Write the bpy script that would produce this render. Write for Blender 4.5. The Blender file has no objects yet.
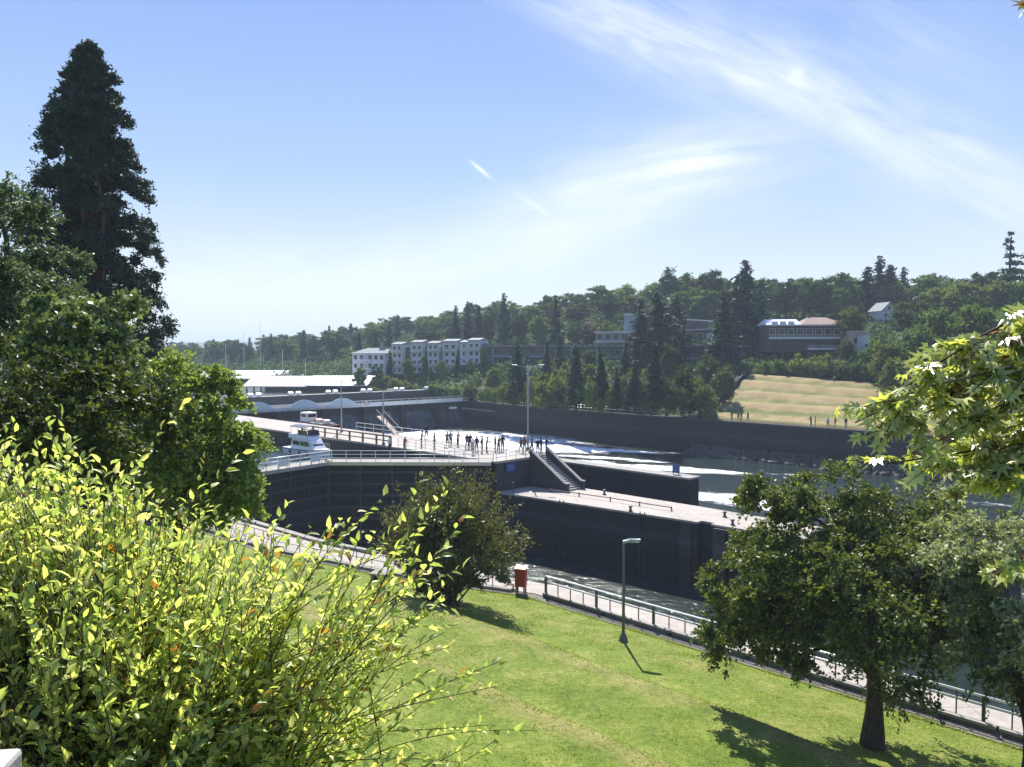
import bpy, bmesh, math, random
import numpy as np
from mathutils import Vector, Matrix

SC = bpy.context.scene
COL = SC.collection
R = math.radians
PI = math.pi

# ------------------------------------------------------------------ camera, sky, sun, exposure
CAM_Z = 19.2
FPX = 780.0
cam_d = bpy.data.cameras.new('camera')
cam = bpy.data.objects.new('camera', cam_d)
COL.objects.link(cam)
cam.location = (0, 0, CAM_Z)
cam.rotation_euler = (R(90 - 2.46), 0, 0)
cam_d.sensor_width = 36
cam_d.lens = FPX / 1024 * 36
cam_d.clip_start = 0.05
cam_d.clip_end = 20000
SC.camera = cam

SUN_EL, SUN_AZ = 47.0, -3.0            # degrees; azimuth clockwise from +Y
sun_d = bpy.data.lights.new('sun', 'SUN')
sun_d.energy = 4.8
sun_d.angle = R(0.5)
sun_d.color = (1.0, 0.95, 0.87)
sun = bpy.data.objects.new('sun', sun_d)
COL.objects.link(sun)
sd = Vector((math.sin(R(SUN_AZ)) * math.cos(R(SUN_EL)), math.cos(R(SUN_AZ)) * math.cos(R(SUN_EL)), math.sin(R(SUN_EL))))
sun.rotation_euler = sd.to_track_quat('Z', 'Y').to_euler()
sun.location = (0, 0, 80)

VS = SC.view_settings
VS.view_transform = 'Standard'
VS.look = 'None'
VS.gamma = 1
VS.use_curve_mapping = False
VS.exposure = 1.08
HAZE = 0.00036


class NB:
    """small node-graph builder"""
    def __init__(self, tree):
        self.t = tree

    def n(self, typ, **kw):
        nd = self.t.nodes.new(typ)
        for k, v in kw.items():
            setattr(nd, k, v)
        return nd

    def put(self, sock, val):
        if hasattr(val, 'is_linked') or isinstance(val, bpy.types.NodeSocket):
            self.t.links.new(val, sock)
        else:
            sock.default_value = val

    def m(self, op, a, b=None, c=None, clamp=False):
        nd = self.n('ShaderNodeMath', operation=op)
        nd.use_clamp = clamp
        self.put(nd.inputs[0], a)
        if b is not None:
            self.put(nd.inputs[1], b)
        if c is not None:
            self.put(nd.inputs[2], c)
        return nd.outputs[0]

    def mix(self, fac, a, b, blend='MIX'):
        nd = self.n('ShaderNodeMix', data_type='RGBA', blend_type=blend)
        self.put(nd.inputs[0], fac)
        self.put(nd.inputs[6], a if not isinstance(a, tuple) else (*a[:3], 1))
        self.put(nd.inputs[7], b if not isinstance(b, tuple) else (*b[:3], 1))
        return nd.outputs[2]

    def ramp(self, fac, stops):
        nd = self.n('ShaderNodeValToRGB')
        e = nd.color_ramp.elements
        while len(e) < len(stops):
            e.new(0.5)
        for el, (p, c) in zip(e, stops):
            el.position = p
            el.color = (*c[:3], 1) if isinstance(c, tuple) else (c, c, c, 1)
        self.put(nd.inputs[0], fac)
        return nd.outputs[0]

    def comb(self, x, y, z):
        nd = self.n('ShaderNodeCombineXYZ')
        for i, v in enumerate((x, y, z)):
            self.put(nd.inputs[i], v)
        return nd.outputs[0]

    def noise(self, vec, scale, detail=3, rough=0.55, dist=0.0):
        nd = self.n('ShaderNodeTexNoise')
        if vec is not None:
            self.put(nd.inputs['Vector'], vec)
        nd.inputs['Scale'].default_value = scale
        nd.inputs['Detail'].default_value = detail
        nd.inputs['Roughness'].default_value = rough
        nd.inputs['Distortion'].default_value = dist
        return nd.outputs[0]

    def xyz(self, vec):
        nd = self.n('ShaderNodeSeparateXYZ')
        self.put(nd.inputs[0], vec)
        return nd.outputs


def world():
    w = bpy.data.worlds.new('World')
    SC.world = w
    w.use_nodes = True
    t = w.node_tree
    t.nodes.clear()
    b = NB(t)
    sky = b.n('ShaderNodeTexSky', sky_type='NISHITA')
    sky.sun_disc = False
    sky.sun_elevation = R(SUN_EL)
    sky.sun_rotation = R(SUN_AZ)
    sky.altitude = 20
    sky.air_density = 1.0
    sky.dust_density = 0.35
    sky.ozone_density = 2.0
    tc = b.n('ShaderNodeTexCoord').outputs['Generated']
    X, Y, Z = b.xyz(tc)
    Yc = b.m('MAXIMUM', Y, 0.05)
    ax = b.m('DIVIDE', X, Yc)
    az = b.m('DIVIDE', Z, Yc)
    front = b.m('MULTIPLY', b.m('SUBTRACT', Y, 0.1), 4.0, clamp=True)

    nzw = b.m('SUBTRACT', b.noise(b.comb(ax, az, 2.3), 4.0, 3), 0.5)
    FIB = {}

    def fibres(ang, sa, sb):
        """drawn-out fibre noise at one tilt, shared by the patches that have it"""
        if (ang, sa, sb) not in FIB:
            ca, s_ = math.cos(R(ang)), math.sin(R(ang))
            fa = b.m('ADD', b.m('MULTIPLY', ax, ca), b.m('MULTIPLY', az, s_))
            fc = b.m('SUBTRACT', b.m('MULTIPLY', az, ca), b.m('MULTIPLY', ax, s_))
            FIB[(ang, sa, sb)] = b.noise(b.comb(b.m('MULTIPLY', fa, sa), b.m('MULTIPLY', fc, sb), ang * .37 + 1.7), 1.0, 7, 0.62, 0.5)
        return FIB[(ang, sa, sb)]

    def cloud(cx, cz, ra, rb, ang, streak, sa, sb, amt, lo, hi):
        """an elongated cirrus patch: centre, half sizes, tilt (deg), fibre tilt, fibre frequency along / across"""
        dx = b.m('SUBTRACT', ax, cx)
        dz = b.m('SUBTRACT', az, cz)
        ca, s_ = math.cos(R(ang)), math.sin(R(ang))
        a = b.m('ADD', b.m('MULTIPLY', dx, ca), b.m('MULTIPLY', dz, s_))
        c = b.m('ADD', b.m('SUBTRACT', b.m('MULTIPLY', dz, ca), b.m('MULTIPLY', dx, s_)), b.m('MULTIPLY', nzw, rb * 2.2))
        e = b.m('ADD', b.m('POWER', b.m('ABSOLUTE', b.m('DIVIDE', a, ra)), 2.4), b.m('POWER', b.m('ABSOLUTE', b.m('DIVIDE', c, rb)), 2.0))
        g = b.m('EXPONENT', b.m('MULTIPLY', e, -1.0))
        f = b.m('DIVIDE', b.m('SUBTRACT', fibres(streak, sa, sb), lo), hi - lo, clamp=True)
        return b.m('MULTIPLY', b.m('MULTIPLY', f, g), amt)

    pa = lambda px: (px - 512) / FPX
    pz = lambda py: (350 - py) / FPX
    cl = cloud(pa(690), pz(50), 0.26, 0.050, -24, -25, 4, 22, 0.92, 0.26, 0.71)
    for args in (
        (pa(940), pz(165), 0.18, 0.058, -26, -25, 4, 22, 0.75, 0.27, 0.74),
        (pa(645), pz(186), 0.19, 0.056, 12, 10, 5, 34, 1.0, 0.17, 0.68),
        (pa(510), pz(238), 0.18, 0.035, 8, 10, 4, 28, 0.5, 0.25, 0.75),
        (pa(360), pz(285), 0.34, 0.035, 3, 10, 4, 28, 0.55, 0.25, 0.75),
        (pa(250), pz(285), 0.25, 0.05, -8, -25, 4, 22, 0.45, 0.25, 0.75),
        (pa(880), pz(30), 0.20, 0.07, -20, -25, 4, 22, 0.22, 0.30, 0.75),
        (pa(481), pz(171), 0.015, 0.0024, -40, -25, 4, 22, 0.8, 0.0, 0.3),
        (pa(535), pz(206), 0.024, 0.0040, -34, -25, 4, 22, 0.40, 0.0, 0.4),
        (pa(793), pz(81), 0.010, 0.012, 0, -25, 4, 22, 0.5, 0.2, 0.5),
    ):
        k = cloud(*args)
        cl = b.m('SUBTRACT', 1.0, b.m('MULTIPLY', b.m('SUBTRACT', 1.0, cl), b.m('SUBTRACT', 1.0, k)))
    cl = b.m('MULTIPLY', cl, front)
    el = b.m('ARCTAN2', Z, b.m('POWER', b.m('ADD', b.m('MULTIPLY', X, X), b.m('MULTIPLY', Y, Y)), 0.5))
    blue = b.ramp(b.m('DIVIDE', el, 1.5708, clamp=True), [(0.0, (.92, .96, .98)), (0.06, (.71, .82, .97)), (0.14, (.43, .61, .93)), (0.28, (.24, .405, .88)), (0.6, (.16, .30, .76))])
    blue = b.mix(1.0, blue, (7.1, 7.1, 7.1), 'MULTIPLY')
    base = b.mix(0.85, sky.outputs[0], blue)
    col = b.mix(cl, base, (7.5, 7.8, 8.1))
    bg = b.n('ShaderNodeBackground')
    bg.inputs['Strength'].default_value = 0.071
    b.put(bg.inputs['Color'], col)
    out = b.n('ShaderNodeOutputWorld')
    t.links.new(bg.outputs[0], out.inputs[0])


world()

# ------------------------------------------------------------------ helpers
UX = Vector((0.7101, -0.7041))          # along the lock, downstream
VX = Vector((0.7041, 0.7101))           # across the lock, away from the viewer
ROT_U = math.atan2(UX.y, UX.x)


def W(u, v):
    return (UX.x * u + VX.x * v, UX.y * u + VX.y * v)


def UV(x, y):
    return (UX.x * x + UX.y * y, VX.x * x + VX.y * y)


def at(px, D):
    """x for a bearing measured on the photograph at distance D (used to place real things on the ground)"""
    return (px - 512) / FPX * D


def zat(py, D):
    return CAM_Z - (py - 350) / FPX * D


def tag(o, label=None, cat=None, group=None, kind=None):
    if label:
        o['label'] = label
    if cat:
        o['category'] = cat
    if group:
        o['group'] = group
    if kind:
        o['kind'] = kind
    return o


def empty(name, loc, rz=0.0, label=None, cat=None, group=None, sc=1.0):
    o = bpy.data.objects.new(name, None)
    o.empty_display_size = 0.3
    COL.objects.link(o)
    o.location = loc
    o.rotation_euler = (0, 0, rz)
    o.scale = (sc, sc, sc) if not isinstance(sc, tuple) else sc
    return tag(o, label, cat, group)


def link_mesh(name, me, mats, parent=None):
    o = bpy.data.objects.new(name, me)
    COL.objects.link(o)
    for m_ in (mats if isinstance(mats, (list, tuple)) else [mats]):
        me.materials.append(m_)
    if parent is not None:
        o.parent = parent
    return o


def np_mesh(name, verts, facesets, mats, parent=None, smooth=False, midx=None):
    verts = np.asarray(verts, dtype=np.float32)
    me = bpy.data.meshes.new(name)
    me.vertices.add(len(verts))
    me.vertices.foreach_set('co', verts.ravel())
    loops = np.concatenate([np.asarray(f, dtype=np.int32).ravel() for f in facesets])
    tot = np.concatenate([np.full(len(f), np.asarray(f).shape[1], dtype=np.int32) for f in facesets])
    st = np.concatenate([[0], np.cumsum(tot)[:-1]]).astype(np.int32)
    me.loops.add(len(loops))
    me.loops.foreach_set('vertex_index', loops)
    me.polygons.add(len(tot))
    me.polygons.foreach_set('loop_start', st)
    me.polygons.foreach_set('loop_total', tot)
    if smooth:
        me.polygons.foreach_set('use_smooth', np.ones(len(tot), dtype=bool))
    me.update(calc_edges=True)
    me.validate()
    o = link_mesh(name, me, mats, parent)
    if midx is not None:
        me.polygons.foreach_set('material_index', np.asarray(midx, dtype=np.int32))
    return o


class MB:
    """collects boxes, bars, tubes and prisms into ONE mesh"""
    def __init__(self):
        self.v, self.f, self.mi = [], [], []
        self.cur = 0

    def add(self, vs, fs):
        k = len(self.v)
        self.v += [tuple(p) for p in vs]
        for f in fs:
            self.f.append(tuple(i + k for i in f))
            self.mi.append(self.cur)
        return self

    def box(self, c, s, rz=0.0, M=None):
        hx, hy, hz = s[0] / 2, s[1] / 2, s[2] / 2
        ca, sa = math.cos(rz), math.sin(rz)
        vs = []
        for dz in (-hz, hz):
            for dx, dy in ((-hx, -hy), (hx, -hy), (hx, hy), (-hx, hy)):
                if M is not None:
                    p = M @ Vector((dx, dy, dz))
                    vs.append((c[0] + p.x, c[1] + p.y, c[2] + p.z))
                else:
                    vs.append((c[0] + dx * ca - dy * sa, c[1] + dx * sa + dy * ca, c[2] + dz))
        return self.add(vs, [(0, 3, 2, 1), (4, 5, 6, 7), (0, 1, 5, 4), (1, 2, 6, 5), (2, 3, 7, 6), (3, 0, 4, 7)])

    def bar(self, p, q, w, h):
        p, q = Vector(p), Vector(q)
        d = q - p
        L = d.length
        M = d.to_track_quat('X', 'Z').to_matrix()
        return self.box((p + q) / 2, (L, w, h), M=M)

    def tube(self, pts, r, n=8, cap=True):
        pts = [Vector(p) for p in pts]
        rs = r if isinstance(r, (list, tuple)) else [r] * len(pts)
        k = len(self.v)
        up = None
        for i, p in enumerate(pts):
            d = (pts[min(i + 1, len(pts) - 1)] - pts[max(i - 1, 0)]).normalized()
            a = d.orthogonal().normalized() if up is None else (up - up.dot(d) * d).normalized()
            up = a
            b_ = d.cross(a)
            for j in range(n):
                t = 2 * PI * j / n
                self.v.append(tuple(p + (a * math.cos(t) + b_ * math.sin(t)) * rs[i]))
        for i in range(len(pts) - 1):
            for j in range(n):
                j2 = (j + 1) % n
                self.f.append((k + i * n + j, k + i * n + j2, k + (i + 1) * n + j2, k + (i + 1) * n + j))
                self.mi.append(self.cur)
        if cap:
            self.f.append(tuple(k + j for j in reversed(range(n))))
            self.f.append(tuple(k + (len(pts) - 1) * n + j for j in range(n)))
            self.mi += [self.cur, self.cur]
        return self

    def prism(self, poly, z0, z1):
        """poly counter-clockwise; z0/z1 numbers or lists"""
        n = len(poly)
        a = z0 if isinstance(z0, (list, tuple)) else [z0] * n
        c = z1 if isinstance(z1, (list, tuple)) else [z1] * n
        vs = [(p[0], p[1], a[i]) for i, p in enumerate(poly)] + [(p[0], p[1], c[i]) for i, p in enumerate(poly)]
        fs = [tuple(reversed(range(n))), tuple(range(n, 2 * n))]
        fs += [(i, (i + 1) % n, n + (i + 1) % n, n + i) for i in range(n)]
        return self.add(vs, fs)

    def extrude(self, prof, x0, x1):
        """profile in (y,z), extruded along x"""
        n = len(prof)
        vs = [(x0, p[0], p[1]) for p in prof] + [(x1, p[0], p[1]) for p in prof]
        fs = [tuple(reversed(range(n))), tuple(range(n, 2 * n))]
        fs += [(i, (i + 1) % n, n + (i + 1) % n, n + i) for i in range(n)]
        return self.add(vs, fs)

    def build(self, name, mats, parent=None, smooth=False, loc=None, bevel=0):
        me = bpy.data.meshes.new(name)
        me.from_pydata(self.v, [], self.f)
        me.polygons.foreach_set('material_index', self.mi)
        bm = bmesh.new()
        bm.from_mesh(me)
        bmesh.ops.recalc_face_normals(bm, faces=bm.faces)
        bm.to_mesh(me)
        bm.free()
        if smooth:
            me.polygons.foreach_set('use_smooth', [True] * len(me.polygons))
        me.update()
        o = link_mesh(name, me, mats, parent)
        if loc:
            o.location = loc
        if bevel:
            bv = o.modifiers.new('bevel', 'BEVEL')
            bv.width = bevel
            bv.segments = 2
            bv.limit_method = 'ANGLE'
        return o


def copy_tree(o, loc=None, rz=None, sc=None, parent=None):
    c = o.copy()
    COL.objects.link(c)
    if parent is not None:
        c.parent = parent
    for k in list(o.children):
        copy_tree(k, parent=c)
    if loc is not None:
        c.location = loc
    if rz is not None:
        c.rotation_euler = (0, 0, rz)
    if sc is not None:
        c.scale = sc if isinstance(sc, tuple) else (sc, sc, sc)
    return c


KIDS = {}


def kid(o, parent):
    KIDS.setdefault(parent.name, []).append(o)
    return o


# ------------------------------------------------------------------ materials
MATS = {}


def mat(name):
    m_ = bpy.data.materials.new(name)
    m_.use_nodes = True
    t = m_.node_tree
    t.nodes.clear()
    b = NB(t)
    out = b.n('ShaderNodeOutputMaterial')
    MATS[name] = m_
    return m_, b, out


def principled(b, col, rough=0.6, metal=0.0, spec=0.4, bump=None, bump_s=0.3, bump_d=0.02):
    p = b.n('ShaderNodeBsdfPrincipled')
    b.put(p.inputs['Base Color'], col if not isinstance(col, tuple) else (*col[:3], 1))
    b.put(p.inputs['Roughness'], rough)
    p.inputs['Metallic'].default_value = metal
    p.inputs['Specular IOR Level'].default_value = spec
    if bump is not None:
        bn = b.n('ShaderNodeBump')
        bn.inputs['Strength'].default_value = bump_s
        bn.inputs['Distance'].default_value = bump_d
        b.put(bn.inputs['Height'], bump)
        b.t.links.new(bn.outputs[0], p.inputs['Normal'])
    return p


def simple(name, col, rough=0.6, metal=0.0, var=0.18, scale=3.0, spec=0.4, bump=0.15):
    """one material with uneven dirt and wear"""
    if name in MATS:
        return MATS[name]
    m_, b, out = mat(name)
    tc = b.n('ShaderNodeTexCoord').outputs['Object']
    n1 = b.noise(tc, scale, 5, 0.6)
    n2 = b.noise(tc, scale * 9, 3, 0.6)
    f = b.m('ADD', b.m('MULTIPLY', n1, 0.7), b.m('MULTIPLY', n2, 0.3))
    c = b.ramp(f, [(0.30, tuple(x * (1 - var) for x in col)), (0.70, tuple(min(1, x * (1 + var)) for x in col))])
    p = principled(b, c, rough, metal, spec, n2, bump, 0.01)
    b.t.links.new(p.outputs[0], out.inputs[0])
    return m_


def concrete(name, col, streaks=0.5, seam=None, tide=False):
    m_, b, out = mat(name)
    tc = b.n('ShaderNodeTexCoord').outputs['Object']
    X, Y, Z = b.xyz(tc)
    big = b.noise(tc, 0.25, 4, 0.6)
    mid = b.noise(tc, 2.0, 5, 0.65)
    fine = b.noise(tc, 22, 3, 0.6)
    runs = b.noise(b.comb(b.m('MULTIPLY', X, 1.6), b.m('MULTIPLY', Y, 1.6), b.m('MULTIPLY', Z, 0.12)), 1.0, 5, 0.65)
    f = b.m('ADD', b.m('MULTIPLY', big, 0.35), b.m('ADD', b.m('MULTIPLY', mid, 0.4), b.m('MULTIPLY', fine, 0.25)))
    c = b.ramp(f, [(0.32, tuple(x * 0.68 for x in col)), (0.52, col), (0.70, tuple(min(1, x * 1.22) for x in col))])
    if streaks:
        k = b.m('MULTIPLY', b.m('SUBTRACT', runs, 0.48), 5.0, clamp=True)
        c = b.mix(b.m('MULTIPLY', k, streaks), c, tuple(x * 0.45 for x in col))
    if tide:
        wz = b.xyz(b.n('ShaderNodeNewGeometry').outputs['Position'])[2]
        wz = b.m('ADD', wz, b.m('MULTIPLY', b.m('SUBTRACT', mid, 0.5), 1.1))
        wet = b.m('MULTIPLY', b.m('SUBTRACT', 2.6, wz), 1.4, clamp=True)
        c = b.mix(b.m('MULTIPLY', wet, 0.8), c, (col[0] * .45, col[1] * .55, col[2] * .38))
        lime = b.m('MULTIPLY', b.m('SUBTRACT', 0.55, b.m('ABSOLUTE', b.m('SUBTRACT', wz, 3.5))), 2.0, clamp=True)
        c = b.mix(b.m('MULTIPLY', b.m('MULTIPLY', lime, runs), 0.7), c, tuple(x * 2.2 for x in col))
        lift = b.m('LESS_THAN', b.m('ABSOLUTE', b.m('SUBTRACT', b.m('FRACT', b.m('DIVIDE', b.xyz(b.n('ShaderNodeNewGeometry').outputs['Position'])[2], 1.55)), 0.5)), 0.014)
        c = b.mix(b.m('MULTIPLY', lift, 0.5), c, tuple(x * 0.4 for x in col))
    if seam:
        s1 = b.m('LESS_THAN', b.m('ABSOLUTE', b.m('SUBTRACT', b.m('FRACT', b.m('DIVIDE', X, seam)), 0.5)), 0.006)
        s2 = b.m('LESS_THAN', b.m('ABSOLUTE', b.m('SUBTRACT', b.m('FRACT', b.m('DIVIDE', Y, seam)), 0.5)), 0.006)
        c = b.mix(b.m('MULTIPLY', b.m('MAXIMUM', s1, s2), 0.55), c, tuple(x * 0.3 for x in col))
    p = principled(b, c, 0.85, 0, 0.25, f, 0.35, 0.03)
    b.t.links.new(p.outputs[0], out.inputs[0])
    return m_


def leaf(name, cols, tr=0.4, rough=0.5, spec=0.35, objvar=0.0, trboost=(1.5, 1.45, 0.8)):
    m_, b, out = mat(name)
    g = b.n('ShaderNodeNewGeometry').outputs['Random Per Island']
    n = len(cols)
    c = b.ramp(g, [(i / max(1, n - 1), k) for i, k in enumerate(cols)])
    if objvar:
        oi = b.n('ShaderNodeObjectInfo').outputs['Random']
        hs = b.n('ShaderNodeHueSaturation')
        b.put(hs.inputs['Value'], b.m('ADD', 1 - objvar, b.m('MULTIPLY', oi, 2 * objvar)))
        b.put(hs.inputs['Hue'], b.m('ADD', 0.5 - 0.025, b.m('MULTIPLY', b.m('FRACT', b.m('MULTIPLY', oi, 7.3)), 0.05)))
        b.put(hs.inputs['Color'], c)
        c = hs.outputs[0]
    p = principled(b, c, rough, 0, spec)
    tl = b.n('ShaderNodeBsdfTranslucent')
    b.put(tl.inputs[0], b.mix(1.0, c, trboost, 'MULTIPLY'))
    mx = b.n('ShaderNodeMixShader')
    mx.inputs[0].default_value = tr
    b.t.links.new(p.outputs[0], mx.inputs[1])
    b.t.links.new(tl.outputs[0], mx.inputs[2])
    b.t.links.new(mx.outputs[0], out.inputs[0])
    return m_


def bark(name, col):
    m_, b, out = mat(name)
    tc = b.n('ShaderNodeTexCoord').outputs['Object']
    X, Y, Z = b.xyz(tc)
    v = b.comb(X, Y, b.m('MULTIPLY', Z, 0.18))
    n = b.noise(v, 14, 5, 0.65)
    c = b.ramp(n, [(0.3, tuple(x * 0.4 for x in col)), (0.7, tuple(x * 1.4 for x in col))])
    p = principled(b, c, 0.9, 0, 0.2, n, 0.8, 0.05)
    b.t.links.new(p.outputs[0], out.inputs[0])
    return m_


M_CONC = concrete('deck_concrete', (0.36, 0.325, 0.285), 0.25, 4.0)  # warm grey concrete of the walkway and pier decks
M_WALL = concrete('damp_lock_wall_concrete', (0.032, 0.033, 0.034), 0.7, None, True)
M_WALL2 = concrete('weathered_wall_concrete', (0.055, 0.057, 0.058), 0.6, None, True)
M_PALE = concrete('pale_concrete', (0.28, 0.265, 0.24), 0.5)
M_STONE = concrete('pale_parapet_stone', (0.5, 0.47, 0.43), 0.3)
M_STEEL = simple('galvanised_steel', (0.50, 0.52, 0.53), 0.38, 0.8, 0.12, 6)
M_RAIL = simple('pale_silver_rail_paint', (0.72, 0.74, 0.75), 0.35, 0.1, 0.08, 4)
M_DKSTEEL = simple('dark_painted_steel', (0.055, 0.06, 0.06), 0.5, 0.2)
M_POLE = simple('grey_green_pole_paint', (0.10, 0.12, 0.10), 0.5, 0.1)
M_LGPOLE = simple('pale_grey_pole_paint', (0.33, 0.36, 0.38), 0.45, 0.2)
M_WHITE = simple('white_paint', (0.78, 0.78, 0.77), 0.4, 0, 0.06)
M_BOATW = simple('white_gelcoat', (0.80, 0.80, 0.80), 0.22, 0, 0.04, 1.0, 0.5, 0.02)
M_NAVY = simple('navy_canvas', (0.035, 0.05, 0.10), 0.8)
M_RED = simple('red_cabinet_paint', (0.36, 0.035, 0.022), 0.45)
M_RUST = simple('rust_brown_hull_paint', (0.16, 0.055, 0.04), 0.7, 0, 0.35)
M_BLUE = simple('blue_sign_face', (0.02, 0.055, 0.22), 0.45, 0, 0.05)
M_GLASS = simple('dark_window_glass', (0.016, 0.02, 0.026), 0.12, 0, 0.1, 0.7, 0.35, 0.02)
M_BROWNRAIL = simple('brown_painted_railing', (0.17, 0.11, 0.085), 0.6)
M_ORANGE = simple('orange_lifebuoy', (0.55, 0.17, 0.03), 0.5)
M_TRUNK = bark('grey_brown_bark', (0.075, 0.058, 0.044))
M_TWIG = bark('thin_twig_bark', (0.11, 0.085, 0.055))
M_REDBARK = bark('red_brown_bark', (0.10, 0.05, 0.035))
M_PALEBLUE = simple('pale_blue_painted_steel', (0.58, 0.70, 0.78), 0.45, 0, 0.1)
M_LAMP = simple('lamp_lens', (0.7, 0.7, 0.66), 0.3)

# ------------------------------------------------------------------ terrain: near lawn
EDGE_U = [-400, -70, -50.4, -38.8, -30.3, 400]
EDGE_V = [24.0, 25.0, 26.1, 28.7, 31.85, 31.85]
WATER_V = [29.6, 29.6, 30.3, 32.1, 34.4, 34.4]
LAWN_S = [-3, 0, 1, 4, 7.4, 8.6, 13.4, 14.6, 18, 24, 28, 30.6, 36, 60, 140]
LAWN_Z = [5.1, 5.1, 5.3, 5.65, 6.15, 7.25, 7.40, 8.35, 8.6, 10.5, 14.2, 17.35, 17.6, 18.2, 22]


def lawn_z(x, y):
    u, v = UV(x, y)
    s = float(np.interp(u, EDGE_U, EDGE_V)) - v
    z = float(np.interp(s, LAWN_S, LAWN_Z))
    return z + 0.07 * math.sin(x * 0.6 + 1.3) * math.sin(y * 0.45) * min(1, max(0, s / 4))


def build_lawn():
    us = np.concatenate([np.arange(-300, -70, 6), np.arange(-70, 12, 0.5), np.arange(12, 140, 5)])
    ss = np.concatenate([np.arange(-0.3, 34, 0.3), np.arange(34, 150, 4)])
    U, S = np.meshgrid(us, ss, indexing='ij')
    V = np.interp(U, EDGE_U, EDGE_V) - S
    X = UX.x * U + VX.x * V
    Y = UX.y * U + VX.y * V
    # soft-edged terraces
    Z = np.zeros_like(S)
    for k in (-0.3, -0.15, 0, 0.15, 0.3):
        Z += np.interp(S + k, LAWN_S, LAWN_Z) / 5
    Z += 0.07 * np.sin(X * 0.6 + 1.3) * np.sin(Y * 0.45) * np.clip(S / 4, 0, 1)
    rng = np.random.default_rng(3)
    verts = np.stack([X, Y, Z], -1).reshape(-1, 3)
    nu, ns = len(us), len(ss)
    idx = np.arange(nu * ns).reshape(nu, ns)
    q = np.stack([idx[:-1, :-1], idx[:-1, 1:], idx[1:, 1:], idx[1:, :-1]], -1).reshape(-1, 4)
    m_, b, out = mat('mown_lawn_grass')
    geo = b.n('ShaderNodeNewGeometry').outputs['Position']
    at_ = b.n('ShaderNodeAttribute', attribute_name='dry').outputs['Fac']
    n0 = b.noise(geo, 0.12, 4, 0.6)
    n1 = b.noise(geo, 0.7, 5, 0.65)
    n2 = b.noise(geo, 5.0, 4, 0.7)
    n3 = b.noise(geo, 38.0, 3, 0.7)
    f = b.m('ADD', b.m('ADD', b.m('MULTIPLY', n1, 0.30), b.m('MULTIPLY', n2, 0.38)), b.m('MULTIPLY', n3, 0.32))
    g = b.ramp(f, [(0.36, (0.05, 0.088, 0.008)), (0.46, (0.125, 0.185, 0.016)), (0.54, (0.19, 0.245, 0.030)), (0.64, (0.33, 0.35, 0.08))])
    clover = b.m('MULTIPLY', b.m('SUBTRACT', b.noise(geo, 1.7, 4, 0.7, 0.8), 0.55), 7.0, clamp=True)
    g = b.mix(b.m('MULTIPLY', clover, 0.55), g, (0.06, 0.115, 0.014))
    dry = b.ramp(f, [(0.38, (0.13, 0.13, 0.03)), (0.52, (0.27, 0.245, 0.08)), (0.64, (0.38, 0.33, 0.14))])
    k = b.m('ADD', b.m('MULTIPLY', at_, 0.75), b.m('MULTIPLY', b.m('SUBTRACT', n0, 0.47), 1.6))
    k = b.m('ADD', k, b.m('MULTIPLY', b.m('SUBTRACT', n1, 0.52), 2.0), clamp=True)
    c = b.mix(b.m('MULTIPLY', k, 0.9), g, dry)
    hgt = b.m('ADD', b.m('MULTIPLY', n2, 0.4), b.m('MULTIPLY', n3, 0.6))
    p = principled(b, c, 0.8, 0, 0.2, hgt, 0.9, 0.08)
    b.t.links.new(p.outputs[0], out.inputs[0])
    o = np_mesh('lawn', verts, [q], m_, smooth=True)
    d = np.exp(-((S - 9.1) / 0.7) ** 2) * 0.95 + np.exp(-((S - 15.0) / 0.9) ** 2) * 1.1 + np.exp(-((S - 2.5) / 0.8) ** 2) * np.exp(-((U + 19) / 5) ** 2) * 0.6
    d += np.exp(-((S - 11.5) / 1.2) ** 2) * np.exp(-((U + 37) / 7) ** 2) * 0.7
    a = o.data.attributes.new('dry', 'FLOAT', 'POINT')
    a.data.foreach_set('value', d.reshape(-1).astype(np.float32))
    tag(o, kind='structure')
    return o


build_lawn()


def grass_blades():
    rng = np.random.default_rng(13)
    n = 420000
    u = rng.uniform(-50, 26, n)
    s = 25 * rng.random(n) ** 1.25 + .05
    v = np.interp(u, EDGE_U, EDGE_V) - s
    x, y = UX.x * u + VX.x * v, UX.y * u + VX.y * v
    z = np.zeros(n)
    for k in (-0.3, -0.15, 0, 0.15, 0.3):
        z += np.interp(s + k, LAWN_S, LAWN_Z) / 5
    z += 0.07 * np.sin(x * 0.6 + 1.3) * np.sin(y * 0.45) * np.clip(s / 4, 0, 1)
    tuft = (np.sin(x * 1.9 + np.sin(y * 1.3) * 2) * np.sin(y * 2.3 + np.sin(x * .8) * 2) + 1) * .5
    h = rng.uniform(.012, .035, n) * (.6 + .9 * tuft) * np.where(s < .35, 3.2, 1.0)
    w = rng.uniform(.015, .04, n)
    a = rng.uniform(0, 2 * PI, n)
    dx, dy = np.cos(a) * w, np.sin(a) * w
    lx, ly = rng.normal(0, .02, n), rng.normal(0, .02, n)
    z -= .008
    V = np.stack([np.stack([x - dx, y - dy, z], -1), np.stack([x + dx, y + dy, z], -1), np.stack([x + lx, y + ly, z + h], -1)], 1).reshape(-1, 3)
    o = np_mesh('grass', V, [np.arange(3 * n).reshape(n, 3)], leaf('grass_blades', [(.12, .175, .016), (.17, .235, .027), (.22, .275, .04), (.31, .32, .08)], .45, .6, .15))
    tag(o, 'short green grass blades covering the sloping lawn', 'grass', kind='stuff')


grass_blades()

# ------------------------------------------------------------------ base ground, water
g = MB()
g.add([(-9000, -3000, -4), (9000, -3000, -4), (9000, 12000, -4), (-9000, 12000, -4)], [(0, 1, 2, 3)])
tag(g.build('ground', simple('distant_ground_soil', (0.07, 0.075, 0.05), 0.9)), kind='structure')


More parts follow.
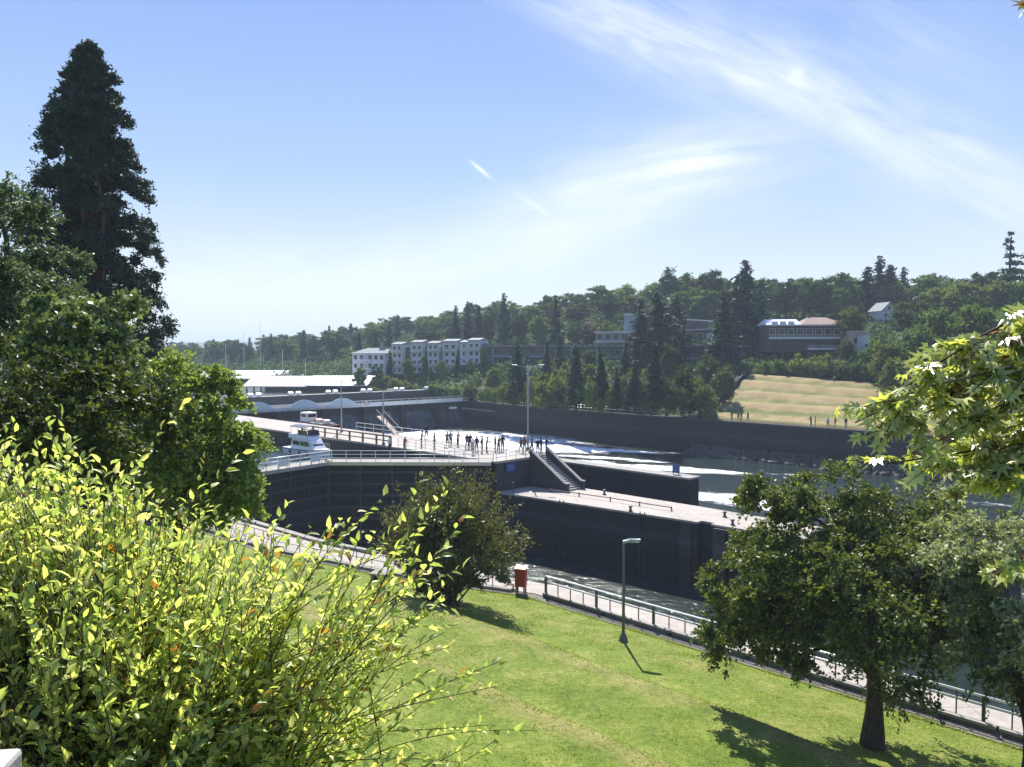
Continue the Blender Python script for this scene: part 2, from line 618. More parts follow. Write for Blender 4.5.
def water_mat(name, deep, foam_list=None, wave=1.0):
    m_, b, out = mat(name)
    pos = b.n('ShaderNodeNewGeometry').outputs['Position']
    X, Y, Z = b.xyz(pos)
    ca, sa = UX.x, UX.y
    a = b.m('ADD', b.m('MULTIPLY', X, ca), b.m('MULTIPLY', Y, sa))
    c = b.m('SUBTRACT', b.m('MULTIPLY', Y, ca), b.m('MULTIPLY', X, sa))
    w1 = b.noise(b.comb(b.m('MULTIPLY', X, 0.55), Y, 0.0), 0.55, 4, 0.6, 0.4)
    w2 = b.noise(b.comb(b.m('MULTIPLY', X, 0.6), Y, 3.0), 2.4, 4, 0.6, 0.3)
    h = b.m('ADD', b.m('MULTIPLY', w1, 0.65), b.m('MULTIPLY', w2, 0.35))
    base = b.ramp(w1, [(0.3, tuple(x * 0.7 for x in deep)), (0.7, tuple(x * 1.35 for x in deep))])
    p = principled(b, base, 0.09, 0, 0.5, h, 0.85 * wave, 0.35)
    p.inputs['IOR'].default_value = 1.333
    sh = p.outputs[0]
    if foam_list:
        tot = None
        wob = b.m('MULTIPLY', b.m('SUBTRACT', b.noise(pos, 0.10, 4, 0.6), 0.5), 10.0)
        wob2 = b.m('MULTIPLY', b.m('SUBTRACT', b.noise(b.comb(Y, X, 9.0), 0.13, 4, 0.6), 0.5), 8.0)
        Xw, Yw = b.m('ADD', X, wob), b.m('ADD', Y, wob2)
        for (cx, cy, ra, rb, ang, amt) in foam_list:
            dx, dy = b.m('SUBTRACT', Xw, cx), b.m('SUBTRACT', Yw, cy)
            k, s_ = math.cos(R(ang)), math.sin(R(ang))
            e1 = b.m('DIVIDE', b.m('ADD', b.m('MULTIPLY', dx, k), b.m('MULTIPLY', dy, s_)), ra)
            e2 = b.m('DIVIDE', b.m('SUBTRACT', b.m('MULTIPLY', dy, k), b.m('MULTIPLY', dx, s_)), rb)
            e = b.m('ADD', b.m('MULTIPLY', e1, e1), b.m('MULTIPLY', e2, e2))
            gk = b.m('MULTIPLY', b.m('EXPONENT', b.m('MULTIPLY', e, -1.0)), amt)
            tot = gk if tot is None else b.m('ADD', tot, gk)
        # broken foam: strands drawn out along the current
        s1 = b.noise(b.comb(b.m('MULTIPLY', a, 0.10), b.m('MULTIPLY', c, 0.55), 0), 1.0, 6, 0.7, 1.2)
        s2 = b.noise(pos, 2.6, 6, 0.8, 0.8)
        nn = b.m('ADD', b.m('MULTIPLY', s1, 0.55), b.m('MULTIPLY', s2, 0.45))
        k = b.m('MULTIPLY', b.m('SUBTRACT', b.m('ADD', b.m('MULTIPLY', tot, 0.62), b.m('ADD', 0.5, b.m('MULTIPLY', b.m('SUBTRACT', nn, 0.5), 1.9))), 0.80), 4.2, clamp=True)
        fm = principled(b, (0.82, 0.84, 0.84), 0.7, 0, 0.3, s2, 0.6, 0.3)
        mx = b.n('ShaderNodeMixShader')
        b.put(mx.inputs[0], k)
        b.t.links.new(p.outputs[0], mx.inputs[1])
        b.t.links.new(fm.outputs[0], mx.inputs[2])
        sh = mx.outputs[0]
    b.t.links.new(sh, out.inputs[0])
    return m_


FOAM = [
    (-9, 168, 26, 15, -30, 1.5), (6, 152, 11, 4, -25, 1.25),
    (20, 148, 12, 2.0, -22, 1.0), (16, 138, 14, 1.6, -24, 0.9), (20, 128, 16, 3.2, -26, 1.4), (13, 121, 12, 4.0, -30, 1.1),
    (31, 124, 5, 1.6, -26, 0.9), (29, 100, 9, 4.0, -35, 1.45), (37, 92, 7, 3.0, -40, 1.2), (46, 118, 9, 1.2, -30, 0.6), (60, 96, 12, 1.4, -40, 0.6),
]
M_WATER = water_mat('green_tidal_water_with_foam', (0.020, 0.030, 0.027), FOAM)
M_LAKE = water_mat('calm_upper_water', (0.014, 0.026, 0.030), None, 0.5)


def uvquad(u0, u1, v0, v1, z):
    return [(*W(u0, v0), z), (*W(u1, v0), z), (*W(u1, v1), z), (*W(u0, v1), z)]


g = MB()
g.add(uvquad(-152, 500, 18, 131, 0.0), [(0, 1, 2, 3)])
tag(g.build('water', M_WATER), kind='structure')
g = MB()
g.add(uvquad(-700, -150.6, -120, 175, 6.3), [(0, 1, 2, 3)])
g.add([(*W(-150.6, 28), 6.3), (*W(-67.5, 28), 6.3), (*W(-68, 41.5), 6.3), (*W(-56.2, 53), 6.3), (*W(-150.6, 53), 6.3)], [(0, 1, 2, 3, 4)])
g.add(uvquad(-150.6, -74, 60.6, 66, 6.3), [(0, 1, 2, 3)])
tag(g.build('water_upper_pool', M_LAKE), kind='structure')

# ------------------------------------------------------------------ far bank terrain
RU = [-2500, -900, -700, -414, -310, -170, -59, 200]
RH = [9, 10, 13, 20, 29, 38, 31, 28]


def bank_z(u, v):
    v = v - float(np.interp(u, [-152, -118], [6.0, 1.0]))
    r = float(np.interp(u, RU, RH))
    k = r / 31.0
    z = float(np.interp(v, [128, 129.5, 130, 134, 160, 180, 250, 300, 420, 900, 3000],
                        [-3, -3, 6.0, 6.25, 6.25 + 6.2 * max(k, 0.55), 6.25 + 11 * max(k, .5), 31 * k if 31 * k > 8 else 8, 31 * k + 1, 31 * k - 4, 14, 10]))
    if v > 133:
        z += 0.5 * math.sin(u * 0.09) * math.sin(v * 0.11) * min(1, (v - 133) / 20)
    return z


def build_bank():
    us = np.concatenate([np.arange(-2500, -420, 40), np.arange(-420, 60, 6), np.arange(60, 300, 30)])
    vs = np.concatenate([[128, 129.5, 130, 131, 132.5, 134], np.arange(137, 170, 3), np.arange(170, 320, 8), np.arange(320, 900, 40), [1000, 1500, 2200, 3000]])
    verts = [(*W(u, v), bank_z(u, v)) for u in us for v in vs]
    nu, nv = len(us), len(vs)
    idx = np.arange(nu * nv).reshape(nu, nv)
    q = np.stack([idx[:-1, :-1], idx[1:, :-1], idx[1:, 1:], idx[:-1, 1:]], -1).reshape(-1, 4)
    m_, b, out = mat('far_bank_ground')
    geo = b.n('ShaderNodeNewGeometry').outputs['Position']
    n1 = b.noise(geo, 0.15, 5, 0.65)
    n2 = b.noise(geo, 1.6, 5, 0.7)
    f = b.m('ADD', b.m('MULTIPLY', n1, 0.5), b.m('MULTIPLY', n2, 0.5))
    c = b.ramp(f, [(0.3, (0.018, 0.03, 0.010)), (0.56, (0.038, 0.054, 0.016)), (0.75, (0.09, 0.085, 0.035))])
    p = principled(b, c, 0.9, 0, 0.2, f, 0.8, 0.4)
    b.t.links.new(p.outputs[0], out.inputs[0])
    o = np_mesh('hills', verts, [q], m_, smooth=True)
    tag(o, kind='structure')
    # terraced dry lawn: a sheet just above the bank
    us = np.arange(-79, 45, 1.5)
    vs = np.concatenate([[130.8], np.arange(132, 162.1, 0.75)])
    verts = []
    for u in us:
        for v in vs:
            uu = u - (v - 131) * (0.20 if u < -77 else 0.0)
            st = 0.22 * math.sin((v - 134) / 27.0 * 2 * PI * 4)
            verts.append((*W(uu, v), bank_z(uu, v) + 0.30 + st * (1 if 134 < v < 160 else 0)))
    nu, nv = len(us), len(vs)
    idx = np.arange(nu * nv).reshape(nu, nv)
    q = np.stack([idx[:-1, :-1], idx[1:, :-1], idx[1:, 1:], idx[:-1, 1:]], -1).reshape(-1, 4)
    m_, b, out = mat('dry_terraced_grass')
    geo = b.n('ShaderNodeNewGeometry').outputs['Position']
    at_ = b.n('ShaderNodeAttribute', attribute_name='dry').outputs['Fac']
    n1 = b.noise(geo, 0.3, 5, 0.65)
    n2 = b.noise(geo, 3.0, 4, 0.7)
    f = b.m('ADD', b.m('MULTIPLY', n1, 0.5), b.m('MULTIPLY', n2, 0.5))
    gr = b.ramp(f, [(0.38, (0.085, 0.105, 0.022)), (0.62, (0.16, 0.165, 0.045))])
    dr = b.ramp(f, [(0.38, (0.20, 0.15, 0.065)), (0.62, (0.34, 0.26, 0.13))])
    k = b.m('ADD', at_, b.m('MULTIPLY', b.m('SUBTRACT', n1, 0.5), 1.8), clamp=True)
    p = principled(b, b.mix(k, gr, dr), 0.9, 0, 0.15, n2, 0.6, 0.1)
    b.t.links.new(p.outputs[0], out.inputs[0])
    o = np_mesh('terraced_lawn', verts, [q], m_, smooth=True)
    d = np.array([[0.58 + 0.70 * math.sin((v - 134) / 27.0 * 2 * PI * 4 + 0.6) + (0.15 if v > 140 else -0.25) for v in vs] for u in us])
    d[:, 0:2] = 1.0
    a = o.data.attributes.new('dry', 'FLOAT', 'POINT')
    a.data.foreach_set('value', d.reshape(-1).astype(np.float32))
    tag(o, kind='structure')


build_bank()


def far_hill(name, D, x0, x1, h0, amp, seed, col):
    """a long wooded ridge: bumpy canopy surface with depth"""
    rng = np.random.default_rng(seed)
    xs = np.linspace(x0, x1, 260)
    ys = np.array([0, 60, 140, 240, 330, 420, 700.0])
    prof = np.array([-30, h0 * 0.35, h0 * 0.7, h0 * 0.93, h0, h0 * 0.95, -20])
    verts = []
    for i, x in enumerate(xs):
        mod = 1 + 0.16 * math.sin(x / 420.0 + seed) + 0.08 * math.sin(x / 130.0 + 2 * seed)
        for j, y in enumerate(ys):
            n = (rng.random() - 0.5) * amp if 0 < j < 6 else 0
            verts.append((x + (rng.random() - .5) * 8, D + y, prof[j] * mod + n))
    idx = np.arange(len(xs) * len(ys)).reshape(len(xs), len(ys))
    q = np.stack([idx[:-1, :-1], idx[1:, :-1], idx[1:, 1:], idx[:-1, 1:]], -1).reshape(-1, 4)
    o = np_mesh(name, verts, [q], simple('distant_woods', col, 0.9, 0, 0.35, 0.02), smooth=False)
    tag(o, kind='structure')


far_hill('hills_horizon', 2600, -3200, 1800, 50, 9, 2, (0.045, 0.06, 0.03))

# ------------------------------------------------------------------ near walkway, lock walls, gates, pier
def poly_uv(pts):
    return [W(u, v) for u, v in pts]


g = MB()
US = [-64, -50.4, -38.8, -30.3, 40, 140]
ev = [float(np.interp(u, EDGE_U, EDGE_V)) + 0.55 for u in US]
wv = [float(np.interp(u, EDGE_U, WATER_V)) for u in US]
for i in range(len(US) - 1):
    g.prism(poly_uv([(US[i], ev[i]), (US[i + 1], ev[i + 1]), (US[i + 1], wv[i + 1]), (US[i], wv[i])]), -3, 5.2)
tag(g.build('walkway', M_CONC), kind='structure')
# gravel strip beside the kerb
g = MB()
for i in range(len(US) - 1):
    g.add([(*W(US[i], ev[i] - 0.75), 5.18), (*W(US[i + 1], ev[i + 1] - 0.75), 5.18), (*W(US[i + 1], ev[i + 1] + .02), 5.16), (*W(US[i], ev[i] + .02), 5.16)], [(0, 1, 2, 3)])
tag(g.build('gravel_strip', simple('grey_gravel', (0.17, 0.155, 0.13), 0.95, 0, 0.5, 9.0, 0.2, 0.8)), kind='structure')

g = MB()
g.prism(poly_uv([(-150.6, 22), (-64.3, 22), (-64.3, 30), (-150.6, 30)]), -3, 8.2)
o = tag(g.build('lock_wall', [M_WALL2]), 'long concrete lock wall on the near side behind the green tree', 'wall')

# middle pier: lower deck
g = MB()
PE = 54.2
g.prism(poly_uv([(-54.8, 53.3), (-33.6, 55.4), (-33.6, 56.0), (-32.4, 56.0), (-32.4, 55.5), (-12, 56.6), (-12, 60.0), (-37, 60.9), (-54.8, 60.7)]), -3, 5.05)
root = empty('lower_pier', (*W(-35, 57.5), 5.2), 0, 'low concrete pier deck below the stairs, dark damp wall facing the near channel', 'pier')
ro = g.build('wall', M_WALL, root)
ro.location = -Vector(root.location)
g = MB()
g.prism(poly_uv([(-54.8, 53.2), (-33.6, 55.3), (-33.6, 56.0), (-32.4, 56.0), (-32.4, 55.4), (-12, 56.5), (-12, 60.1), (-37, 61.0), (-54.8, 60.8)]), 5.052, 5.22)
ro = g.build('deck', M_CONC, root)
ro.location = -Vector(root.location)
g = MB()
for uu in (-34.6, -31.5):
    g.prism(poly_uv([(uu - .5, 55.0), (uu + .5, 55.1), (uu + .5, 55.36), (uu - .5, 55.26)]), -3, 5.0)
ro = g.build('wall_pilaster', M_WALL2, root)
ro.location = -Vector(root.location)

for (u_, lab) in ((-47.0, 'dark ladder down the dark low pier wall, the one near the stairs'), (-38.6, 'dark ladder down the dark low pier wall left of the notch')):
    c = W(u_, 53.25 + (u_ + 54.8) * .0993 - .12)
    lr = empty('wall_ladder', (c[0], c[1], 5.2), ROT_U, lab, 'ladder', 'ladders on the low pier wall')
    for s_ in (-1, 1):
        MB().box((s_ * .24, 0, -2.6), (.06, .06, 5.6)).build('rail', M_DKSTEEL, lr)
    for k_ in range(17):
        MB().box((0, 0, -.3 - k_ * .3), (.42, .03, .03)).build('rung', M_DKSTEEL, lr)

# upper pier
root = empty('upper_pier', (*W(-75, 57), 8.2), 0, 'high concrete pier crowded with visitors between the lock chambers', 'pier')
g = MB()
g.prism(poly_uv([(-150.6, 53), (-55, 53.2), (-55, 60.6), (-150.6, 60.6)]), -3, 8.0)
ro = g.build('wall', M_WALL2, root)
ro.location = -Vector(root.location)
g = MB()
g.prism(poly_uv([(-150.6, 52.85), (-54.85, 53.05), (-54.85, 60.75), (-150.6, 60.75)]), 8.002, 8.22)
ro = g.build('deck', M_CONC, root)
ro.location = -Vector(root.location)

# stairs between the two decks
root = empty('pier_stairs', (*W(-52.5, 59.3), 5.22), ROT_U, 'steep concrete stairway with solid parapets from high pier to low deck', 'stairs')
NST = 17
run, rise = 4.9, 3.0
g = MB()
for k in range(NST):
    x0 = -2.4 + run * k / NST
    h = rise * (1 - (k + 1) / (NST + 1))
    g.box((x0 + run / NST / 2, 0, h / 2 + 0.002), (run / NST - 0.001, 2.1, h))
g.build('steps', M_PALE, root)
g = MB()
for k in range(NST):
    x0 = -2.4 + run * (k + 1) / NST
    h = rise * (1 - (k + 1) / (NST + 1))
    g.box((x0 - 0.05, 0, h + 0.012), (0.11, 2.06, 0.02))
g.build('step_nosing', simple('worn_pale_nosing', (0.5, 0.48, 0.44), 0.7), root)
for s in (-1, 1):
    g = MB()
    prof = [(-2.4, 0.004), (2.75, 0.004), (2.75, 0.75), (2.35, 0.75), (-2.4, 3.72)]
    vs = [(p[0], s * 1.22 - 0.14, p[1]) for p in prof] + [(p[0], s * 1.22 + 0.14, p[1]) for p in prof]
    n = len(prof)
    g.add(vs, [tuple(range(n)), tuple(reversed(range(n, 2 * n)))] + [(i, n + i, n + (i + 1) % n, (i + 1) % n) for i in range(n)])
    pw = g.build('parapet', M_WALL2, root)
    g = MB()
    g.bar((-2.4, s * 1.22, 3.78), (2.36, s * 1.22, 0.80), 0.40, 0.10)
    g.box((2.56, s * 1.22, 0.81), (0.46, 0.40, 0.11))
    g.build('coping', M_PALE, pw)

# guide wall beyond the pier
root = empty('guide_wall', (*W(-80, 67.5), 6.7), 0, 'thin dark concrete guide wall standing beyond the pier stairs', 'wall')
g = MB()
g.prism(poly_uv([(-150.6, 66), (-41, 66), (-41, 67.7), (-150.6, 67.7)]), -3, 6.5)
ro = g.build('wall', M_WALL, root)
ro.location = -Vector(root.location)
g = MB()
g.prism(poly_uv([(-150.6, 65.9), (-40.9, 65.9), (-40.9, 67.8), (-150.6, 67.8)]), 6.502, 6.7)
ro = g.build('deck', M_PALE, root)
ro.location = -Vector(root.location)

# mitre gates
A, AP, B = Vector((*W(-65.5, 30.0), 0)), Vector((*W(-67.2, 41.6), 0)), Vector((*W(-55.4, 53.0), 0))


def gate_leaf(p, q, label):
    d = (q - p)
    L = d.length
    rz = math.atan2(d.y, d.x)
    root = empty('lock_gate', (p.x, p.y, 8.2), rz, label, 'lock gate', 'lock gates')
    g = MB()
    g.box((L / 2, 0, -5.65), (L, 0.9, 10.9))
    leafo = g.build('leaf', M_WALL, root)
    g = MB()
    for k in range(8):
        g.box((L / 2, -0.52, -1.0 - k * 1.15), (L - 0.3, 0.16, 0.22))
    for k in range(6):
        g.box((0.4 + k * (L - .8) / 5, -0.50, -5.6), (0.18, 0.11, 10.4))
    g.build('beams', M_DKSTEEL, root)
    g = MB()
    g.box((L / 2, 0, 0), (L, 1.9, 0.16))
    g.build('walkway', M_PALE, root)
    g = MB()
    g.box((L / 2, -0.98, -0.10), (L, 0.05, 0.34))
    g.build('fascia', M_STEEL, root)
    return root, L


gl1, L1 = gate_leaf(A, AP, 'dark lock gate leaf on the left behind the green tree')
gl2, L2 = gate_leaf(AP, B, 'long dark lock gate leaf meeting the pier below the walkway')


def railing(name, pts, label, cat='railing', h=1.07, post_m=None, rail_m=None, step=1.8, rails=(1.0, 0.55), r=0.03, thick_every=0, group=None, toe=None, pr=None):
    """pts: world points (x,y,z) of the foot line"""
    P = [Vector(p) for p in pts]
    root = empty(name, P[0], 0, label, cat, group)
    loc = [p - P[0] for p in P]
    up = Vector((0, 0, 1))
    for k, f in enumerate(rails):
        g = MB()
        g.tube([p + up * h * f for p in loc], r * (1.25 if k == 0 else 1.0), 8)
        g.build('top_rail' if k == 0 else 'lower_rail', rail_m, root, True)
    cnt = 0
    nposts = 0
    for a, c in zip(loc[:-1], loc[1:]):
        L = (c - a).length
        n = max(1, round(L / step))
        for i in range(n + (1 if c is loc[-1] else 0)):
            p = a + (c - a) * (i / n)
            g = MB()
            th = thick_every and cnt % thick_every == 0
            if th:
                g.box(p + up * (h * 0.5 - 0.02), (0.11, 0.11, h + 0.0), ROT_U)
            else:
                q_ = pr or r * 0.9
                g.box(p + up * (h * 0.5 - 0.03), (q_ * 2, q_ * 2, h - 0.02), ROT_U)
            g.build('post', post_m, root)
            cnt += 1
    return root


railing('gate_railing', [A + Vector((0.9, -0.0, 8.3)) * 1.0 if False else Vector((A.x + .85, A.y - .15, 8.28)), Vector((AP.x + .75, AP.y - .75, 8.28))],
        'grey railing on the left gate leaf with two white notice boards beside it', post_m=M_RAIL, rail_m=M_RAIL, step=1.3, rails=(1.0, 0.66, 0.33), r=0.035, group='railings on the lock gates')
railing('gate_railing', [(AP.x + .75, AP.y - .78, 8.28), (B.x + 0.2, B.y - 0.9, 8.28)],
        'pale grey railing along the right gate leaf, its end at the pier corner', post_m=M_RAIL, rail_m=M_RAIL, step=1.5, rails=(1.0, 0.66, 0.33), r=0.028, group='railings on the lock gates')
for k, (f, lab) in enumerate(((0.48, 'white notice board on the left gate railing, the nearer one'), (0.80, 'white notice board on the left gate railing close to where the leaves meet'))):
    p = A.lerp(AP, f)
    root = empty('notice_board', (p.x + 0.95, p.y - 0.5, 8.55), math.atan2(AP.y - A.y, AP.x - A.x), lab, 'board', 'notice boards on the gate')
    MB().box((0, -0.05, 0.25), (1.1, 0.03, 0.6)).build('panel', M_WHITE, root)
    for s in (-1, 1):
        MB().box((s * .45, 0, 0.05), (0.05, 0.05, 1.0)).build('support', M_STEEL, root)
# pier corner rail, stair top rail
railing('pier_railing', [(*W(-55.15, 53.4), 8.22), (*W(-55.15, 57.6), 8.22)], 'short pale railing at the pier corner above the blue sign', post_m=M_RAIL, rail_m=M_RAIL, step=1.4, r=0.03, rails=(1, .66, .33), group='railings on the pier')
railing('pier_railing', [(*W(-58, 53.3), 8.22), (*W(-71, 53.3), 8.22)], 'pale pier railing beside the crowd, along the chamber edge', post_m=M_RAIL, rail_m=M_RAIL, step=1.6, r=0.028, rails=(1, .66, .33), group='railings on the pier')
railing('pier_railing', [(*W(-72.5, 53.4), 8.22), (*W(-92, 53.4), 8.22)], 'brown railing with stout posts on the pier edge beside the yacht', post_m=M_BROWNRAIL, rail_m=M_BROWNRAIL, step=2.6, r=0.07, rails=(1, .5), group='railings on the pier', pr=0.09)
railing('pier_railing', [(*W(-55.3, 60.5), 8.22), (*W(-90, 60.5), 8.22)], 'thin railing on the far edge of the pier behind the visitors', post_m=M_RAIL, rail_m=M_RAIL, step=2.0, r=0.025, rails=(1, .5), group='railings on the pier')

# near walkway fence: silver rails, dark posts, raised kerb
pts = [(*W(u, float(np.interp(u, EDGE_U, EDGE_V)) + 0.75), 5.2) for u in (-29.6, 8)]
root = railing('walkway_fence', pts, 'long fence with two bright rails along the near waterside path', 'fence', 1.12, M_DKSTEEL, M_RAIL, 0.92, (1.0, 0.72), 0.036, 4, pr=.022)
g = MB()
for k in range(18):
    u0 = -29.6 + k * 2.05
    v0 = float(np.interp(u0, EDGE_U, EDGE_V)) + 0.52
    c = W(u0 + 1.0, v0)
    g.box((c[0] - pts[0][0], c[1] - pts[0][1], 0.16), (1.95, 0.16, 0.12), ROT_U)
g.build('kerb_beam', M_PALE, root)
g = MB()
c = W(-10.8, 31.85 + 0.66)
g.box((c[0] - pts[0][0], c[1] - pts[0][1], 0.10), (37.6, 0.06, 0.2), ROT_U)
g.build('kerb_shade_strip', M_DKSTEEL, root)  # dark strip put in for the shadow beneath the raised kerb beam
g = MB()
for k in range(10):
    c = W(-29.4 + k * 4.1, 31.85 + 0.52)
    g.box((c[0] - pts[0][0], c[1] - pts[0][1], 0.05), (0.25, 0.3, 0.1), ROT_U)
g.build('kerb_block', M_DKSTEEL, root)
pts = [(*W(u, float(np.interp(u, EDGE_U, EDGE_V)) + 0.8), 5.2) for u in (-31.5, -34.5, -38.8, -50.4, -62)]
railing('walkway_fence', pts, 'thin dark fence along the bending path left of the reddish bush', 'fence', 1.05, M_DKSTEEL, M_DKSTEEL, 1.3, (1.0, 0.5), 0.022)
# pale kerb on the lawn side of the bend
g = MB()
for a, c in zip((-62, -50.4, -38.8), (-50.4, -38.8, -31.5)):
    va, vc = float(np.interp(a, EDGE_U, EDGE_V)) + .45, float(np.interp(c, EDGE_U, EDGE_V)) + .45
    g.prism(poly_uv([(a, va - .2), (c, vc - .2), (c, vc + .12), (a, va + .12)]), 4.8, 5.33)
tag(g.build('kerb', M_PALE), kind='structure')
# low coping at the chamber edge
g = MB()
US2 = [-63, -50.4, -44]
for a, c in zip(US2[:-1], US2[1:]):
    va, vc = float(np.interp(a, EDGE_U, WATER_V)) - .5, float(np.interp(c, EDGE_U, WATER_V)) - .5
    g.prism(poly_uv([(a, va), (c, vc), (c, vc + .52), (a, va + .52)]), 5.203, 5.36)
tag(g.build('coping_wall', M_PALE), 'low pale coping along the water side of the bending path', 'kerb wall')

# lower deck handrail + bollards
root = empty('pipe_rail', (*W(-44, 57.6), 5.22), ROT_U, 'long low pipe rail lying along the middle of the low pier deck', 'pipe rail')
g = MB()
g.tube([(-7, -0.9, 0.30), (0, -0.3, 0.30), (6.5, -0.1, 0.30)], 0.05, 6)
g.build('rail', M_BROWNRAIL, root)
g = MB()
for x, y in ((-7, -.9), (-3.5, -.6), (0, -.3), (3.2, -.2), (6.5, -.1)):
    g.box((x, y, 0.2), (0.09, 0.09, 0.4))
g.build('supports', M_BROWNRAIL, root)
BOL = [(-46.5, 59.6, 'small black mooring bollard on the low pier nearest the stairs'), (-33.0, 58.6, 'black mooring bollard on the low pier deck beyond the ladder notch'),
       (-40.0, 54.95, 'black mooring bollard on the low pier edge below the pipe rail'), (-31.0, 56.3, 'black mooring bollard at the low pier edge right of the notch')]
for (u, v, lab) in BOL:
    root = empty('bollard', (*W(u, v), 5.22), 0, lab, 'bollard', 'bollards on the low pier')
    MB().tube([(0, 0, 0), (0, 0, 0.05), (0, 0, 0.06), (0, 0, 0.34)], [0.2, 0.2, 0.11, 0.10], 12).build('post', M_DKSTEEL, root, True)
    MB().tube([(0, 0, 0.34), (0, 0, 0.37), (0, 0, 0.45), (0, 0, 0.48)], [0.12, 0.18, 0.18, 0.10], 12).build('cap', M_DKSTEEL, root, True)
# thin post on low pier in front of wall
root = empty('marker_post', (*W(-53.4, 54.0), 5.22), 0, 'slim dark marker post on the low pier below the blue sign', 'post')
MB().tube([(0, 0, 0), (0, 0, 0.9)], 0.06, 8).build('post', M_DKSTEEL, root)
MB().box((0, 0, 0.95), (0.2, 0.1, 0.14), ROT_U).build('cap', M_DKSTEEL, root)


def sign(loc, rz, w, h, label, posts=False):
    root = empty('blue_sign', loc, rz, label, 'sign', 'blue signs at the locks')
    MB().box((0, 0, 0), (w, 0.06, h)).build('panel', M_BLUE, root)
    g = MB()
    for k in range(3):
        g.box((0, -0.036, h * (0.26 - 0.24 * k)), (w * (0.7 - .12 * (k % 2)), 0.008, h * 0.07))
    g.build('lettering_line', simple('pale_blue_lettering', (0.20, 0.27, 0.45), 0.5), root)
    if posts:
        for s in (-1, 1):
            MB().box((s * w * .35, 0.06, -h * .5 - 0.2), (0.07, 0.06, 0.9)).build('post', M_DKSTEEL, root)
    return root


c = W(-54.9, 55.1)
sign((c[0] + .05, c[1] - .10, 7.45), ROT_U + PI / 2, 1.3, 0.85, 'blue sign fixed to the dark end wall of the high pier')
c = W(-43.2, 67.0)
sign((c[0], c[1], 7.3), ROT_U + R(35), 0.75, 0.85, 'small blue sign standing on the end of the guide wall', True)

# red cabinet on the path
root = empty('red_cabinet', (at(521, 44.6), 44.6, 5.2), R(-20), 'red emergency cabinet on short legs beside the reddish bush', 'cabinet')
MB().box((0, 0, 0.86), (0.62, 0.42, 1.02)).build('body', M_RED, root, bevel=0.02)
MB().extrude([(-0.27, 1.37), (0.27, 1.37), (0.27, 1.52), (-0.27, 1.42)], -0.36, 0.36).build('lid', simple('faded_pink_lid', (0.6, 0.33, 0.28), 0.5), root)
g = MB()
for x in (-.24, .24):
    for y in (-.15, .15):
        g.box((x, y, 0.175), (0.07, 0.07, 0.35))
g.build('legs', M_DKSTEEL, root)
MB().box((0, -0.218, 0.86), (0.5, 0.012, 0.86)).build('door', simple('dark_red_door_paint', (0.28, 0.025, 0.018), 0.5), root)

# drain box in the lawn
root = empty('drain_box', (at(379, 46.5), 46.5, lawn_z(at(379, 46.5), 46.5) - 0.02), R(-15), 'small pale concrete drain box in the grass by the bending path', 'drain')
g = MB()
g.box((-.35, 0, .2), (.18, .9, .4)).box((.35, 0, .2), (.18, .9, .4)).box((0, .36, .2), (.52, .18, .4)).box((0, 0, .45), (1.0, 1.0, .1))
g.build('body', M_PALE, root)
MB().box((0, -.1, .19), (.5, .5, .36)).build('grate', M_DKSTEEL, root)

# ------------------------------------------------------------------ lamps
def near_lamp():
    x, y = at(625, 36.2), 36.2
    z = lawn_z(x, y)
    root = empty('street_lamp', (x, y, z), 0, 'single slim lamp post on the lawn with a flat head pointing right', 'street lamp')
    MB().tube([(0, 0, 0.34), (0, 0, 2.4), (0, 0, 4.72)], [0.075, 0.065, 0.05], 12).build('pole', M_POLE, root, True)
    MB().tube([(0, 0, -0.05), (0, 0, 0.05), (0, 0, 0.28), (0, 0, 0.45)], [0.24, 0.22, 0.15, 0.08], 12).build('base', M_POLE, root, True)
    g = MB()
    g.add([(-.05, -.12, 4.66), (.30, -.17, 4.74), (.78, -.13, 4.80), (.78, .13, 4.80), (.30, .17, 4.74), (-.05, .12, 4.66),
           (-.05, -.10, 4.78), (.30, -.15, 4.88), (.78, -.10, 4.86), (.78, .10, 4.86), (.30, .15, 4.88), (-.05, .10, 4.78)],
          [(5, 4, 3, 2, 1, 0), (6, 7, 8, 9, 10, 11)] + [(i, (i + 1) % 6, 6 + (i + 1) % 6, 6 + i) for i in range(6)])
    head = g.build('lamp_head', M_LGPOLE, root, bevel=0.015)
    MB().box((.48, 0, 4.74), (.45, .2, .06)).build('lens', M_LAMP, head)


near_lamp()


def tall_lamp(x, y, z, h, label, arms=((1, 0), (-1, 0)), rz=0.0, reach=1.2):
    root = empty('street_lamp', (x, y, z), rz, label, 'street lamp', 'tall lamps along the locks')
    MB().tube([(0, 0, 0), (0, 0, h * .5), (0, 0, h)], [0.11, 0.085, 0.06], 10).build('pole', M_LGPOLE, root, True)
    MB().tube([(0, 0, 0), (0, 0, .3), (0, 0, .34)], [0.2, 0.2, 0.11], 10).build('base', M_PALE, root)
    for s, dz in arms:
        g = MB()
        g.tube([(0, 0, h - .5), (s * reach * .35, 0, h - .1 + dz), (s * reach, 0, h + .12 + dz)], 0.035, 6)
        a = g.build('arm', M_LGPOLE, root)
        g = MB()
        g.box((s * (reach + .28), 0, h + .13 + dz), (0.62, 0.26, 0.13))
        g.build('lamp_head', M_LGPOLE, a, bevel=0.03)
    return root


c = W(-57.5, 59.6)
tall_lamp(at(528, 85), 85, 8.22, 9.2, 'tall twin armed lamp post on the high pier above the stairs', rz=R(-6))
tall_lamp(at(383, 89.5), 89.5, 8.22, 6.3, 'shorter lamp post on the pier left of the crowd, one arm', arms=((1, 0),), reach=.5)
tall_lamp(at(341, 104), 104, 8.22, 7.0, 'thin lamp post on the pier behind the white yacht', arms=((1, 0),), reach=.4)

